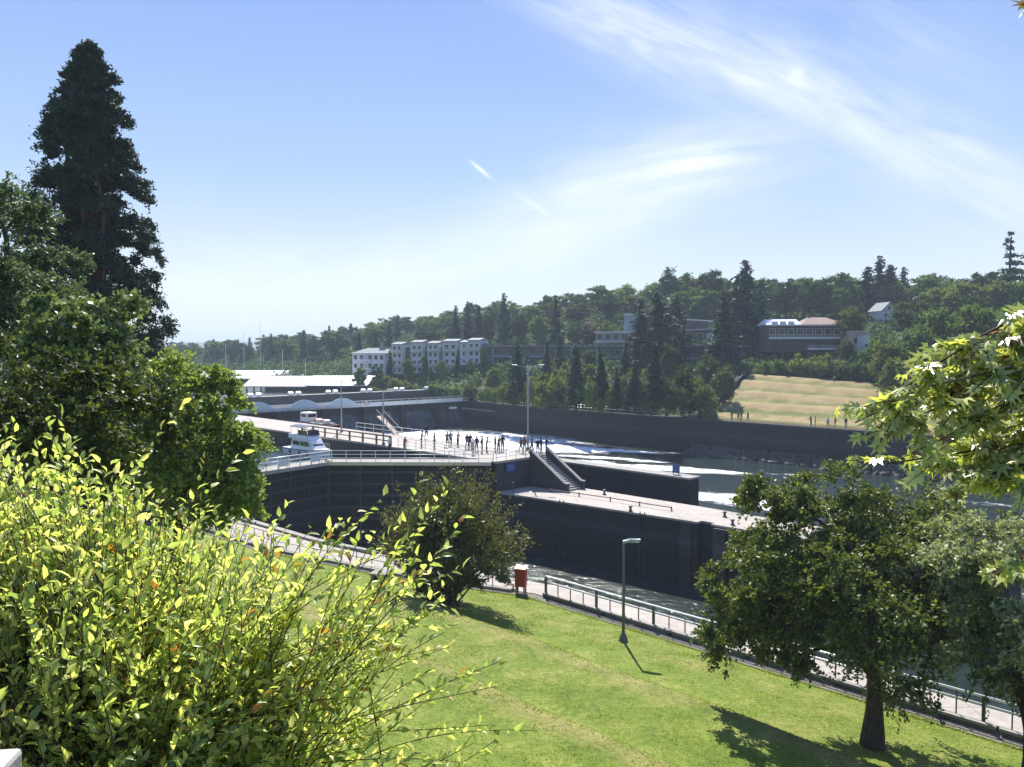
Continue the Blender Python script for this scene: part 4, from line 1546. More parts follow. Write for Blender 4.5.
c = W(-84.8, 50.2)
yacht((c[0], c[1], 6.3), ROT_U, 'white motor yacht with dark windows moored against the pier below the brown railing')
c = W(-100.5, 49.2)
yacht((c[0], c[1], 6.3), ROT_U, 'second white yacht half hidden by green leaves behind the first', 11.0, simple('off_white_gelcoat', (0.6, 0.61, 0.64), 0.3, 0, .05), True)
# rust brown work boat
c = W(-104, 63.4)
root = empty('work_boat', (c[0], c[1], 6.3), ROT_U, 'rust brown work boat with pale deck cargo beyond the brown railing', 'work boat', None, .78)
g = MB()
g.add(*hull_mesh(13, 3.8, 2.2))
g.build('hull', M_RUST, root)
MB().box((-1, 0, 2.3), (9, 3.0, .25)).build('deck', M_PALE, root)
g = MB()
g.box((-4.2, 0, 3.3), (2.6, 2.2, 1.8))
wh = g.build('wheelhouse', M_WHITE, root, bevel=.05)
g = MB()
g.box((-2.88, 0, 3.6), (.03, 1.8, .6)).box((-4.2, -1.11, 3.6), (2.0, .03, .6))
g.build('windows', M_GLASS, wh)
for k, (xx, mm) in enumerate(((-1.2, M_ORANGE), (.4, M_WHITE), (1.7, M_RED), (2.9, M_WHITE))):
    MB().box((xx, .3 * (-1) ** k, 2.42 + .35), (1.0, 1.2, .68)).build('deck_box', mm, root, bevel=.05)
# sloping gangway
p, q = Vector((*W(-93, 66.5), 9.6)), Vector((*W(-88.0, 66.4), 6.72))
root = empty('gangway', q, 0, 'dark sloping gangway with handrails standing on the guide wall beyond the pier', 'gangway')
g = MB()
g.bar(p - q, (0, 0, .1), 1.0, .16)
g.build('ramp', M_BROWNRAIL, root)
for s in (-1, 1):
    off = Vector((VX.x, VX.y, 0)) * .5 * s
    g = MB()
    g.bar(p - q + off + Vector((0, 0, 1)), off + Vector((0, 0, 1.1)), .07, .07)
    for t in (0, .25, .5, .75, 1):
        b0 = (p - q) * t + off
        g.bar(b0 + Vector((0, 0, .1)), b0 + Vector((0, 0, 1.05)), .06, .06)
    g.build('handrail', M_BROWNRAIL, root)
g = MB()
b0 = p - q
g.bar(b0, b0 + Vector((0, 0, -2.9)), .3, .3)
g.build('support', M_DKSTEEL, root)

# sailboat masts in the marina
for k, (px, D, ht, yw) in enumerate(((224, 262, zat(344, 262), 0), (281, 268, zat(349, 268), 0), (304, 270, zat(358, 270), 0), (243, 330, zat(330, 330), 0), (260, 340, zat(322, 340), 0))):
    root = empty('sailing_boat', (at(px, D), D, 6.3), R(20 + 15 * k), 'moored sailing boat with a tall bare mast at the marina, %s mast from left' % ('first', 'fourth', 'fifth', 'second', 'third')[k], 'sailing boat', 'sailing boats at the marina')
    g = MB()
    g.add(*hull_mesh(10, 3.0, 1.1))
    g.build('hull', M_BOATW, root)
    MB().box((-.8, 0, 1.3), (3.6, 1.7, .55)).build('cabin', M_BOATW, root, bevel=.1)
    g = MB()
    g.tube([(.6, 0, 1.0), (.6, 0, ht - 6.3)], [.11, .07], 6)
    g.bar((.6, 0, (ht - 6.3) * .6), (.6, 0, (ht - 6.3) * .6 + .05), 1.6, .05)
    g.build('mast', M_WHITE, root)
    MB().tube([(.5, 0, 2.0), (-3.6, 0, 2.1)], .16, 6).build('boom', M_NAVY, root)

# ------------------------------------------------------------------ people
SKIN = simple('skin', (0.42, 0.25, 0.18), 0.6, 0, .06)
HAIRS = [simple('dark_brown_hair', (0.03, 0.02, 0.014), 0.7), simple('fair_hair', (0.30, 0.20, 0.09), 0.7), simple('black_hair', (0.012, 0.011, 0.011), 0.7), simple('grey_hair', (0.32, 0.31, 0.30), 0.7)]


def body_mesh(pose):
    """one continuous figure grown from a skeleton; returns evaluated mesh data"""
    sw = pose.get('stride', .12)
    la, ra = pose.get('la', (.05, .1)), pose.get('ra', (.05, .1))
    lean = pose.get('lean', 0.0)
    V, E, Rr = [], [], []

    def add(p, r, parent=None):
        V.append(p)
        Rr.append(r)
        if parent is not None:
            E.append((parent, len(V) - 1))
        return len(V) - 1
    pel = add((0, 0, .95), (.135, .10))
    wst = add((0, -.01 - lean * .2, 1.10), (.125, .095), pel)
    che = add((0, -lean * .5, 1.30), (.155, .11), wst)
    nb = add((0, -lean * .8, 1.45), (.075, .07), che)
    nk = add((0, -.01 - lean * .9, 1.52), (.055, .055), nb)
    h1 = add((0, -.03 - lean, 1.60), (.078, .09), nk)
    h2 = add((0, -.02 - lean, 1.69), (.074, .088), h1)
    add((0, -.01 - lean, 1.745), (.045, .055), h2)
    for s, arm, sgn in ((-1, la, 1), (1, ra, -1)):
        sh = add((s * .17, -lean * .75, 1.40), (.06, .06), che)
        fwd, out = arm[:2]
        el = add((s * (.21 + out * .4), -.02 - fwd * .25 - lean * .7, 1.13 + max(0, fwd - .5) * .05), (.042, .042), sh)
        bend = arm[2] if len(arm) > 2 else .15
        wr = add((s * (.21 + out * .5 - (bend > .5) * .08), -.04 - fwd * .45 - bend * .22 - lean * .7, .90 + bend * .26), (.030, .030), el)
        add((s * (.205 + out * .5 - (bend > .5) * .10), -.06 - fwd * .5 - bend * .3 - lean * .7, .81 + bend * .34), (.032, .022), wr)
        hp = add((s * .095, 0, .88), (.09, .09), pel)
        kn = add((s * .105, sgn * sw * .5 - .02, .49), (.062, .062), hp)
        an = add((s * .11, sgn * sw + .02, .09), (.042, .042), kn)
        add((s * .125, sgn * sw - .13, .035), (.042, .03), an)
    me = bpy.data.meshes.new('person_body')
    me.from_pydata(V, E, [])
    o = bpy.data.objects.new('person_body_tmp', me)
    COL.objects.link(o)
    md = o.modifiers.new('skin', 'SKIN')
    md.use_smooth_shade = True
    for i, r in enumerate(Rr):
        me.skin_vertices[0].data[i].radius = r
        me.skin_vertices[0].data[i].use_root = (i == 0)
    sb = o.modifiers.new('sub', 'SUBSURF')
    sb.levels = 1
    sb.render_levels = 1
    dg = bpy.context.evaluated_depsgraph_get()
    dg.update()
    ev = o.evaluated_get(dg)
    m2 = bpy.data.meshes.new_from_object(ev)
    bpy.data.objects.remove(o)
    return m2


def region(me, test, off, name):
    """clothing: the part of the body surface chosen by test(centre), pushed out a little"""
    bm = bmesh.new()
    bm.from_mesh(me)
    bm.normal_update()
    kill = [f for f in bm.faces if not test(f.calc_center_median())]
    nrm = {v: v.normal.copy() for v in bm.verts}
    for v in bm.verts:
        v.co += nrm[v] * off
    bmesh.ops.delete(bm, geom=kill, context='FACES')
    m2 = bpy.data.meshes.new(name)
    bm.to_mesh(m2)
    bm.free()
    return m2


POSES = [dict(stride=.03, la=(.1, .05), ra=(.1, .05)), dict(stride=.22, la=(.35, .06), ra=(-.25, .06)), dict(stride=.05, la=(.3, .1, 1.0), ra=(.3, .1, 1.0), lean=.10),
         dict(stride=.06, la=(.05, .1), ra=(.7, .1, 1.1)), dict(stride=-.2, la=(-.2, .06), ra=(.35, .06, .4))]
PROTO = []
for k, ps in enumerate(POSES):
    b_ = body_mesh(ps)
    sleeve = .95 if k % 2 else 1.18
    zt = .42 if k in (1, 3) else .12

    def is_shirt(c, sl=sleeve):
        return (.93 < c.z < 1.47 and (abs(c.x) < .165 or c.z > sl)) and c.z < 1.47

    def is_leg(c, zt=zt):
        return zt < c.z < .99 and abs(c.x) < .19

    def is_hair(c, ln=ps.get('lean', 0)):
        return c.z > 1.665 or (c.z > 1.54 and c.y > -.015 - ln)

    def is_shoe(c):
        return c.z < .085
    PROTO.append((b_, region(b_, is_shirt, .014, 'shirt'), region(b_, is_leg, .012, 'trousers'), region(b_, is_hair, .014, 'hair'), region(b_, is_shoe, .01, 'shoes')))

CLOTH = {
    'orange': (0.55, 0.20, 0.03), 'black': (0.015, 0.015, 0.018), 'white': (0.75, 0.75, 0.73), 'navy': (0.02, 0.03, 0.09), 'grey': (0.25, 0.25, 0.26), 'maroon': (0.16, 0.03, 0.035),
    'olive': (0.12, 0.12, 0.05), 'teal': (0.02, 0.16, 0.17), 'tan': (0.42, 0.32, 0.2), 'red': (0.5, 0.05, 0.04), 'pale blue': (0.35, 0.48, 0.65), 'brown': (0.14, 0.08, 0.045), 'pink': (0.6, 0.28, 0.3), 'denim blue': (0.06, 0.09, 0.17),
}


def cloth(nm):
    return simple(nm.replace(' ', '_') + '_cloth', CLOTH[nm], 0.85, 0, .12, 8, .2)


def person(x, y, z, rz, pose, shirt, pants, hair, label, group, sc=1.0):
    b_, s_, t_, h_, f_ = PROTO[pose]
    root = empty('person', (x, y, z), rz, label, 'person', group, sc)
    for nm, me, m_ in (('body', b_, SKIN), ('shirt', s_, cloth(shirt)), ('trousers', t_, cloth(pants)), ('hair', h_, HAIRS[hair]), ('shoes', f_, cloth('black'))):
        if len(me.materials) == 0:
            me.materials.append(None)
        o = bpy.data.objects.new(nm, me)
        COL.objects.link(o)
        o.material_slots[0].link = 'OBJECT'
        o.material_slots[0].material = m_
        o.parent = root
    return root


rp = random.Random(5)
PPL = [  # pixel column, distance, pose, shirt, trousers, hair, words
    (426, 96, 1, 'black', 'black', 0, 'person all in black walking alone at the left of the pier crowd'),
    (421, 88, 2, 'grey', 'navy', 2, 'person in grey top leaning by the left part of the pier railing'),
    (434, 86, 0, 'navy', 'black', 0, 'person in navy top and black trousers standing left of the crowd'),
    (447, 88, 3, 'olive', 'black', 0, 'person in olive top and black trousers on the pier'),
    (450.5, 88.6, 0, 'grey', 'denim blue', 3, 'grey haired person in grey top and denim trousers on the pier'),
    (457.5, 88.5, 2, 'tan', 'brown', 1, 'fair haired person in tan top and brown trousers at the railing'),
    (467, 86.5, 4, 'black', 'denim blue', 2, 'person in black top and denim trousers walking on the pier'),
    (470, 86, 0, 'navy', 'navy', 0, 'person all in navy standing near the pier centre'),
    (476.5, 84, 1, 'navy', 'denim blue', 0, 'slim person in navy top and denim trousers on the pier centre'),
    (482, 83, 3, 'black', 'brown', 0, 'person in black top and brown trousers beside the orange jacket'),
    (486.5, 83.5, 2, 'orange', 'black', 2, 'person in an orange jacket leaning at the pier railing'),
    (495, 84, 0, 'black', 'olive', 2, 'person in black top and olive trousers on the pier'),
    (498.5, 83.6, 2, 'olive', 'navy', 0, 'person in olive top and navy trousers on the pier'),
    (502.5, 84.4, 3, 'black', 'grey', 0, 'person in black top and grey trousers on the pier'),
    (521, 83, 1, 'maroon', 'denim blue', 0, 'person in maroon top and denim trousers left of the twin lamp'),
    (524.5, 82.6, 0, 'brown', 'grey', 0, 'person in brown top and grey trousers left of the twin lamp'),
    (532, 83, 4, 'teal', 'black', 2, 'person in teal top right of the twin lamp post'),
    (538, 81.2, 0, 'black', 'pale blue', 2, 'person in black top and pale blue trousers at the head of the stairs'),
    (541.5, 82, 2, 'black', 'tan', 0, 'person in black top and tan trousers at the head of the stairs'),
    (546.5, 81.8, 3, 'navy', 'white', 0, 'person in navy top and white trousers at the head of the stairs'),
    (404, 83.5, 2, 'red', 'grey', 1, 'person in red top behind the gate railing, leftmost on the pier'),
    (389, 84, 0, 'white', 'black', 0, 'person in white top and black trousers near the shorter lamp post'),
    (473, 81.3, 0, 'pink', 'grey', 0, 'person in pink top close to the gate railing'),
]
for (px, D, ps, sh, tr, hr, lab) in PPL:
    rz_ = rp.uniform(-PI, PI)
    person(at(px, D), D, 8.22, rz_, ps, sh, tr, hr, lab, 'visitors on the high pier', rp.uniform(.95, 1.06))
for (px, ps, sh, tr, hr, lab) in (
    (732.5, 0, 'black', 'black', 0, 'dark clothed person on the far quay, leftmost of the group'),
    (739, 1, 'grey', 'navy', 0, 'person in grey top strolling on the far quay below the dry lawn'),
    (742, 0, 'maroon', 'grey', 2, 'person in maroon top on the far quay below the dry lawn'),
    (748.5, 4, 'black', 'denim blue', 0, 'person in black top and denim trousers on the far quay'),
    (812, 2, 'navy', 'navy', 0, 'person all in navy on the far quay right of the middle'),
    (816, 0, 'grey', 'black', 2, 'person in grey top and black trousers on the far quay'),
    (829, 1, 'pale blue', 'black', 0, 'person in pale blue top on the far quay near the maple'),
    (836, 3, 'brown', 'grey', 0, 'person in brown top on the far quay near the maple'),
    (847, 0, 'black', 'grey', 0, 'person in black top and grey trousers, rightmost on the far quay')):
    tx = (px - 512) / FPX
    D = 130.1 / (VX.x * tx + VX.y)
    person(tx * D, D, 6.27, rp.uniform(-PI, PI), ps, sh, tr, hr, lab, 'walkers on the far quay', rp.uniform(.95, 1.06))

# ------------------------------------------------------------------ foliage tools
def unit(a):
    return a / np.maximum(np.linalg.norm(a, axis=-1, keepdims=True), 1e-6)


def rdir(rng, n):
    return unit(rng.normal(size=(n, 3)))


def cards(P, A, N, L, Wd):
    """rhombic leaf faces: centre, axis, rough normal, length, width"""
    A = unit(A)
    B = unit(np.cross(A, N))
    L = np.asarray(L).reshape(-1, 1) * .5
    Wd = np.asarray(Wd).reshape(-1, 1) * .5
    V = np.stack([P - A * L, P + B * Wd - A * L * .1, P + A * L, P - B * Wd - A * L * .1], 1)
    n = len(P)
    return V.reshape(-1, 3), np.arange(4 * n).reshape(n, 4)


def sprays(rng, C, Rr, twigs, leaves, L, wr=.55, droop=.12, outward=None, out_k=.8, up_k=.25, zsq=.75, t0=.2):
    """leaves strung along short twigs that radiate from every clump centre"""
    C, Rr = np.asarray(C, float), np.asarray(Rr, float)
    nC = len(C)
    c = np.repeat(C, twigs, 0)
    r = np.repeat(Rr, twigs) * rng.uniform(.55, 1.15, nC * twigs)
    d = rdir(rng, nC * twigs)
    if outward is not None:
        d = unit(d + out_k * np.repeat(unit(C - np.asarray(outward)), twigs, 0))
    d[:, 2] = d[:, 2] * zsq + up_k
    d = unit(d)
    n = nC * twigs
    t = rng.uniform(t0, 1, (n, leaves)) ** .8
    P = c[:, None] + d[:, None] * (t * r[:, None])[..., None]
    P[..., 2] -= droop * (t * r[:, None]) ** 2 / np.maximum(r[:, None], .3)
    P = P.reshape(-1, 3)
    D = np.repeat(d, leaves, 0)
    m = len(P)
    P = P + rng.normal(size=(m, 3)) * L * .35
    A = D * .8 + rdir(rng, m) * .9
    A[:, 2] -= droop * .8
    N = rdir(rng, m) * 1.2 + np.array([0, 0, .6])
    s = rng.uniform(.6, 1.25, m)
    return cards(P, A, N, L * s, L * wr * s)


def crown_obj(name, parts, mats, root):
    """parts: list of (verts, quads, material index)"""
    V, F, MI = [], [], []
    k = 0
    for v, f, mi in parts:
        V.append(v)
        F.append(f + k)
        MI.append(np.full(len(f), mi))
        k += len(v)
    o = np_mesh(name, np.concatenate(V), [np.concatenate(F)], mats, root, midx=np.concatenate(MI))
    if root is not None:
        kid(o, root)
    return o


def limb(g, rng, p, q, r0, r1, sag=.1, n=5, sides=7):
    p, q = np.asarray(p, float), np.asarray(q, float)
    L = np.linalg.norm(q - p)
    pts, rs = [], []
    w = rng.normal(size=3) * L * .06
    for i in range(n + 1):
        t = i / n
        x = p + (q - p) * t + w * math.sin(t * PI) + np.array([0, 0, sag * L * math.sin(t * PI)])
        pts.append(x)
        rs.append(r0 + (r1 - r0) * t)
    g.tube(pts, rs, sides, cap=True)


# ------------------------------------------------------------------ leaf materials
G = lambda *a: a
L_DARK = leaf('dark_broadleaf', [(0.033, 0.063, 0.022), (0.062, 0.101, 0.028), (0.111, 0.150, 0.039)], .25, .7, .12, .25)
L_MID = leaf('mid_green_broadleaf', [(0.053, 0.094, 0.023), (0.106, 0.161, 0.034), (0.187, 0.229, 0.055)], .3, .7, .12, .25)
L_LIGHT = leaf('light_green_broadleaf', [(0.094, 0.140, 0.034), (0.156, 0.218, 0.045), (0.265, 0.296, 0.077)], .32, .7, .12, .2)
L_CON = leaf('dark_conifer_needles', [(0.016, 0.037, 0.022), (0.028, 0.059, 0.031), (0.050, 0.084, 0.041)], .12, .7, .12, .25)
L_PURP = leaf('purple_plum_leaves', [(0.039, 0.026, 0.026), (0.078, 0.039, 0.036), (0.104, 0.065, 0.046)], .25, .5, .3, .1)
L_SEQ = leaf('giant_conifer_needles', [(0.013, 0.029, 0.021), (0.021, 0.044, 0.029), (0.036, 0.065, 0.039)], .12, .6, .2)
L_OLIVE = leaf('olive_maple_leaves', [(0.066, 0.104, 0.040), (0.132, 0.191, 0.072), (0.238, 0.278, 0.138)], .3, .5, .3)
L_BLUEG = leaf('bluish_green_leaves', [(0.035, 0.070, 0.035), (0.078, 0.120, 0.056), (0.155, 0.196, 0.105)], .3, .5, .3)
L_FRESH = leaf('fresh_green_leaves', [(0.093, 0.155, 0.034), (0.202, 0.279, 0.062), (0.358, 0.420, 0.116)], .42, .5, .3)
L_TREE = leaf('park_tree_leaves', [(0.042, 0.066, 0.017), (0.092, 0.131, 0.026), (0.202, 0.239, 0.050)], .32, .5, .35)
L_PALE = leaf('pale_grey_green_leaves', [(0.140, 0.176, 0.091), (0.257, 0.305, 0.154), (0.444, 0.468, 0.282)], .32, .5, .3)
L_BUSH = leaf('rhododendron_like_leaves', [(0.040, 0.061, 0.021), (0.089, 0.114, 0.030), (0.160, 0.169, 0.047)], .25, .42, .45)
L_RED = leaf('reddish_new_growth', [(.07, .10, .025), (.10, .135, .035), (.12, .12, .035), (.14, .09, .04)], .38, .5, .3)

# ------------------------------------------------------------------ far tree prototypes (10 m tall)
TREE_PROTO = {}


def trunk_obj(root, h, r, m_=M_TRUNK, limbs=(), rng=None):
    g = MB()
    g.tube([(0, 0, -.6), (0, 0, .25), (.05, .02, h * .5), (0, .04, h)], [r * 1.5, r, r * .8, r * .35], 8, True)
    for q in limbs:
        limb(g, rng, (0, 0, h * .55), q, r * .45, r * .15)
    return kid(g.build('trunk', m_, root, True), root)


def proto_round(name, seed, m_, wide=3.4, zc=5.5, zh=4.5, nC=40, card=.46, n=6400, low=0.0):
    rng = np.random.default_rng(seed)
    d = rdir(rng, nC)
    k = rng.uniform(.35, .95, nC)[:, None]
    C = d * k * np.array([wide * .85, wide * .85, zh * .85]) + np.array([0, 0, zc])
    C[:, 2] = np.maximum(C[:, 2], low + .8)
    r = rng.uniform(.75, 1.5, nC) * (wide / 3.4)
    tw = 12
    lv = max(3, n // (nC * tw))
    root = empty('tree', (0, 0, 0))
    trunk_obj(root, zc, .26, M_TRUNK, [tuple(c) for c in C[:7]], rng)
    v, f = sprays(rng, C, r, tw, lv, card, .7, .1, (0, 0, zc - 1.5), .6, .2)
    crown_obj('crown', [(v, f, 0)], [m_], root)
    TREE_PROTO[name] = root


def proto_conifer(name, seed, m_, rad=2.3, tiers=22, card=.34, power=.9, droop=.25, bare=.08, irr=.25):
    rng = np.random.default_rng(seed)
    root = empty('conifer', (0, 0, 0))
    trunk_obj(root, 9.7, .2)
    P, A = [], []
    for i in range(tiers):
        t = i / (tiers - 1)
        z = 10 * (bare + (1 - bare) * t)
        rr = rad * (1 - t) ** power + .12
        nb = max(4, int(11 * (1 - t * .6)))
        for j in range(nb):
            a = rng.uniform(0, 2 * PI)
            L = rr * rng.uniform(1 - irr * 1.4, 1 + irr * .6)
            m = max(4, int(26 * L / rad + 4))
            s = rng.uniform(.08, 1, m)
            p = np.stack([np.cos(a) * L * s, np.sin(a) * L * s, z + .12 * L * s - droop * L * s ** 2 + .25 * L * np.maximum(s - .75, 0)], -1)
            sp = rng.normal(size=(m, 3)) * np.array([.16, .16, .10]) * (1 + L * .3)
            P.append(p + sp)
            A.append(np.tile([np.cos(a), np.sin(a), -.3], (m, 1)) + rng.normal(size=(m, 3)) * .6)
    P, A = np.concatenate(P), np.concatenate(A)
    n = len(P)
    s = rng.uniform(.6, 1.3, n)
    v, f = cards(P, A, rdir(rng, n) * .7 + np.array([0, 0, 1.]), card * 1.7 * s, card * .85 * s)
    crown_obj('crown', [(v, f, 0)], [m_], root)
    TREE_PROTO[name] = root


proto_round('dark_a', 1, L_DARK)
proto_round('dark_b', 2, L_DARK, 2.8, 5.5, 4.6, 40)
proto_round('mid_a', 3, L_MID)
proto_round('mid_b', 4, L_MID, 3.9, 5.3, 4.6, 46)
proto_round('light_a', 5, L_LIGHT, 3.5)
proto_round('plum', 6, L_PURP, 3.6)
proto_round('tall_pine', 7, L_DARK, 2.6, 7.4, 2.6, 20, .34, 3600)
proto_round('bush', 8, L_MID, 4.8, 4.6, 4.6, 40, .6, 5200, -.6)
proto_round('dark_bush', 9, L_DARK, 4.2, 4.8, 4.9, 40, .6, 5200, -.6)
proto_round('light_bush', 10, L_LIGHT, 4.8, 4.6, 4.6, 40, .6, 5200, -.6)
proto_conifer('fir', 11, L_CON, 2.1)
proto_conifer('spire', 12, L_CON, 1.5, 26, .32, .75)
proto_conifer('cedar', 13, L_CON, 3.0, 24, .36, .62, .3, .06, .3)
proto_conifer('layered_fir', 14, L_CON, 2.9, 12, .36, .8, .18, .1, .45)
FIRST = {}
KINDN = {'dark_a': ('broadleaf_tree', 'dark green rounded tree'), 'dark_b': ('broadleaf_tree', 'dark green upright tree'), 'mid_a': ('broadleaf_tree', 'mid green rounded tree'),
         'mid_b': ('broadleaf_tree', 'mid green spreading tree'), 'light_a': ('broadleaf_tree', 'light green rounded tree'), 'plum': ('plum_tree', 'dull purple leaved tree'),
         'tall_pine': ('pine_tree', 'tall high crowned pine'), 'bush': ('bush', 'mid green rounded bush'), 'dark_bush': ('bush', 'dark green rounded bush'),
         'light_bush': ('bush', 'light green rounded bush'), 'fir': ('fir_tree', 'dark pointed fir'), 'spire': ('fir_tree', 'narrow dark conifer'),
         'cedar': ('cedar_tree', 'broad dark conifer'), 'layered_fir': ('fir_tree', 'tall layered conifer')}
ORD = ['first', 'second', 'third', 'fourth', 'fifth', 'sixth', 'seventh', 'eighth', 'ninth', 'tenth', 'eleventh', 'twelfth', 'thirteenth', 'fourteenth', 'fifteenth', 'sixteenth',
       'seventeenth', 'eighteenth', 'nineteenth', 'twentieth', 'twenty-first', 'twenty-second', 'twenty-third', 'twenty-fourth', 'twenty-fifth', 'twenty-sixth', 'twenty-seventh', 'twenty-eighth',
       'twenty-ninth', 'thirtieth', 'thirty-first', 'thirty-second', 'thirty-third', 'thirty-fourth', 'thirty-fifth', 'thirty-sixth', 'thirty-seventh', 'thirty-eighth', 'thirty-ninth', 'fortieth']
rt = random.Random(11)


def plant(kind, x, y, z, h, w, label, group, cat='tree'):
    """first use takes the prototype itself, later ones are copies of it and of its parts"""
    src = TREE_PROTO[kind]
    if kind in FIRST:
        o = copy_tree(src)
    else:
        o = src
        FIRST[kind] = True
    o.name = KINDN[kind][0]
    o.location = (x, y, z)
    s = h / 10
    o.scale = (s * w, s * w, s)
    o.rotation_euler = (0, 0, rt.uniform(0, 2 * PI))
    tag(o, label, 'bush' if 'bush' in kind else cat, group)
    return o


SRC_KEEP = {k: v for k, v in TREE_PROTO.items()}


def row(entries, phrase, group):
    """entries: (px, x, y, z, h, w, kind); labelled in order from the left"""
    entries = sorted(entries, key=lambda e: e[0])
    for i, (px, x, y, z, h, w, kind) in enumerate(entries):
        lab = '%s, %s from left %s' % (KINDN[kind][1], ORD[i], phrase)
        plant(kind, x, y, z, h, w, lab, group)


def hand(lst, phrase, group):
    out = []
    for (px, ytop, ybase, D, kind, wpx) in lst:
        x = at(px, D)
        z = zat(ybase, D)
        h = (ybase - ytop) / FPX * D
        wd = {'fir': 4.2, 'spire': 3.0, 'cedar': 6.0, 'layered_fir': 5.8, 'bush': 10.4, 'dark_bush': 9.4, 'light_bush': 10.4, 'tall_pine': 6.0, 'dark_b': 6.4}.get(kind, 7.6)
        w = (wpx / FPX * D) / (wd * h / 10)
        gz = bank_z(*UV(x, D))
        if gz > -1 and z > gz:      # stand it on the ground
            h += z - gz
            z = gz
        out.append((px, x, D, z - .2, h, w, kind))
    row(out, phrase, group)


hand([(518, 344, 400, 178, 'cedar', 34), (576, 344, 407, 164, 'fir', 26), (601, 352, 408, 160, 'spire', 20), (655, 342, 402, 150, 'fir', 26), (635, 360, 408, 152, 'spire', 20), (617, 366, 409, 156, 'fir', 16)],
     'among the conifers on the bank behind the quay', 'conifers on the far bank')
hand([(532, 374, 404, 172, 'light_bush', 22), (548, 376, 406, 170, 'bush', 26), (557, 366, 398, 176, 'light_bush', 24), (590, 374, 408, 160, 'light_bush', 20), (612, 382, 410, 157, 'bush', 22), (628, 384, 411, 154, 'dark_bush', 22),
      (640, 386, 413, 152, 'bush', 22), (667, 372, 413, 150, 'dark_bush', 36), (684, 360, 404, 154, 'dark_bush', 30), (700, 372, 411, 150, 'bush', 36), (711, 388, 414, 148, 'light_bush', 22), (690, 390, 414, 149, 'dark_bush', 26), (495, 384, 404, 186, 'bush', 22), (512, 388, 406, 178, 'dark_bush', 22), (524, 384, 406, 176, 'bush', 24), (540, 366, 396, 180, 'bush', 26), (562, 380, 406, 168, 'dark_bush', 24), (583, 378, 406, 163, 'bush', 24), (566, 360, 388, 186, 'light_bush', 28), (590, 358, 388, 182, 'bush', 28), (626, 362, 394, 170, 'bush', 28), (644, 366, 398, 164, 'light_bush', 26),
      (725, 361, 392, 158, 'dark_bush', 22), (541, 392, 408, 168, 'light_bush', 16), (570, 392, 409, 164, 'bush', 18), (600, 396, 411, 158, 'light_bush', 18), (652, 396, 414, 150, 'bush', 24), (503, 380, 402, 182, 'light_bush', 18), (484, 384, 402, 188, 'bush', 18)],
     'in the shrubbery behind the quay wall', 'bushes on the far bank')
hand([(742, 358, 387, 180, 'bush', 24), (756, 362, 388, 178, 'light_bush', 24), (770, 356, 387, 176, 'bush', 26), (784, 354, 387, 173, 'bush', 28), (799, 351, 386, 171, 'light_bush', 28), (813, 350, 386, 169, 'bush', 28), (828, 352, 385, 166, 'light_bush', 28),
      (842, 356, 385, 164, 'bush', 28), (856, 358, 384, 162, 'dark_bush', 28), (870, 358, 384, 160, 'bush', 26), (763, 364, 389, 177, 'dark_bush', 26), (791, 362, 388, 172, 'dark_bush', 28), (820, 362, 387, 168, 'dark_bush', 28), (848, 364, 386, 163, 'dark_bush', 28)],
     'in the tall hedge above the dry lawn', 'hedge shrubs above the dry lawn')
hand([(744, 263, 350, 206, 'cedar', 60), (658, 294, 352, 196, 'cedar', 46), (640, 300, 350, 200, 'fir', 26), (676, 296, 350, 206, 'cedar', 36), (724, 292, 350, 190, 'fir', 30), (762, 296, 350, 210, 'fir', 30)],
     'among the big conifers between the hillside houses', 'big conifers on the hillside')
hand([(678, 266, 322, 286, 'tall_pine', 46), (663, 274, 322, 288, 'tall_pine', 20), (711, 266, 322, 262, 'dark_b', 38), (694, 284, 326, 264, 'mid_a', 30), (735, 276, 325, 250, 'dark_a', 34), (762, 275, 322, 240, 'mid_b', 36), (786, 278, 322, 236, 'dark_b', 30),
      (806, 276, 322, 232, 'dark_a', 30), (822, 274, 324, 228, 'dark_b', 32), (838, 284, 326, 224, 'mid_a', 28), (852, 282, 328, 222, 'dark_b', 26), (866, 268, 328, 232, 'spire', 26), (878, 257, 328, 234, 'fir', 34), (889, 266, 328, 232, 'spire', 26), (902, 268, 322, 236, 'fir', 26)],
     'on the skyline behind the long house', 'skyline trees on the right')
hand([(850, 302, 345, 184, 'mid_a', 30), (846, 336, 362, 176, 'dark_bush', 22), (880, 330, 362, 172, 'light_bush', 24), (872, 344, 378, 160, 'mid_a', 30), (893, 338, 384, 150, 'mid_b', 42), (918, 318, 384, 150, 'mid_a', 52), (912, 296, 340, 182, 'dark_a', 46), (940, 302, 384, 150, 'mid_b', 66), (905, 350, 388, 142, 'bush', 40), (972, 296, 384, 146, 'mid_a', 70), (1004, 300, 384, 140, 'mid_b', 66),
      (1030, 296, 384, 138, 'mid_a', 60), (935, 284, 330, 200, 'mid_a', 46), (965, 278, 330, 196, 'mid_b', 50), (995, 276, 330, 190, 'mid_a', 50), (1024, 276, 330, 186, 'mid_b', 50), (1007, 234, 318, 196, 'layered_fir', 46), (926, 300, 345, 176, 'dark_b', 34), (955, 340, 392, 136, 'bush', 50), (985, 350, 396, 132, 'dark_bush', 50)],
     'in the trees right of the dry lawn', 'trees right of the dry lawn')
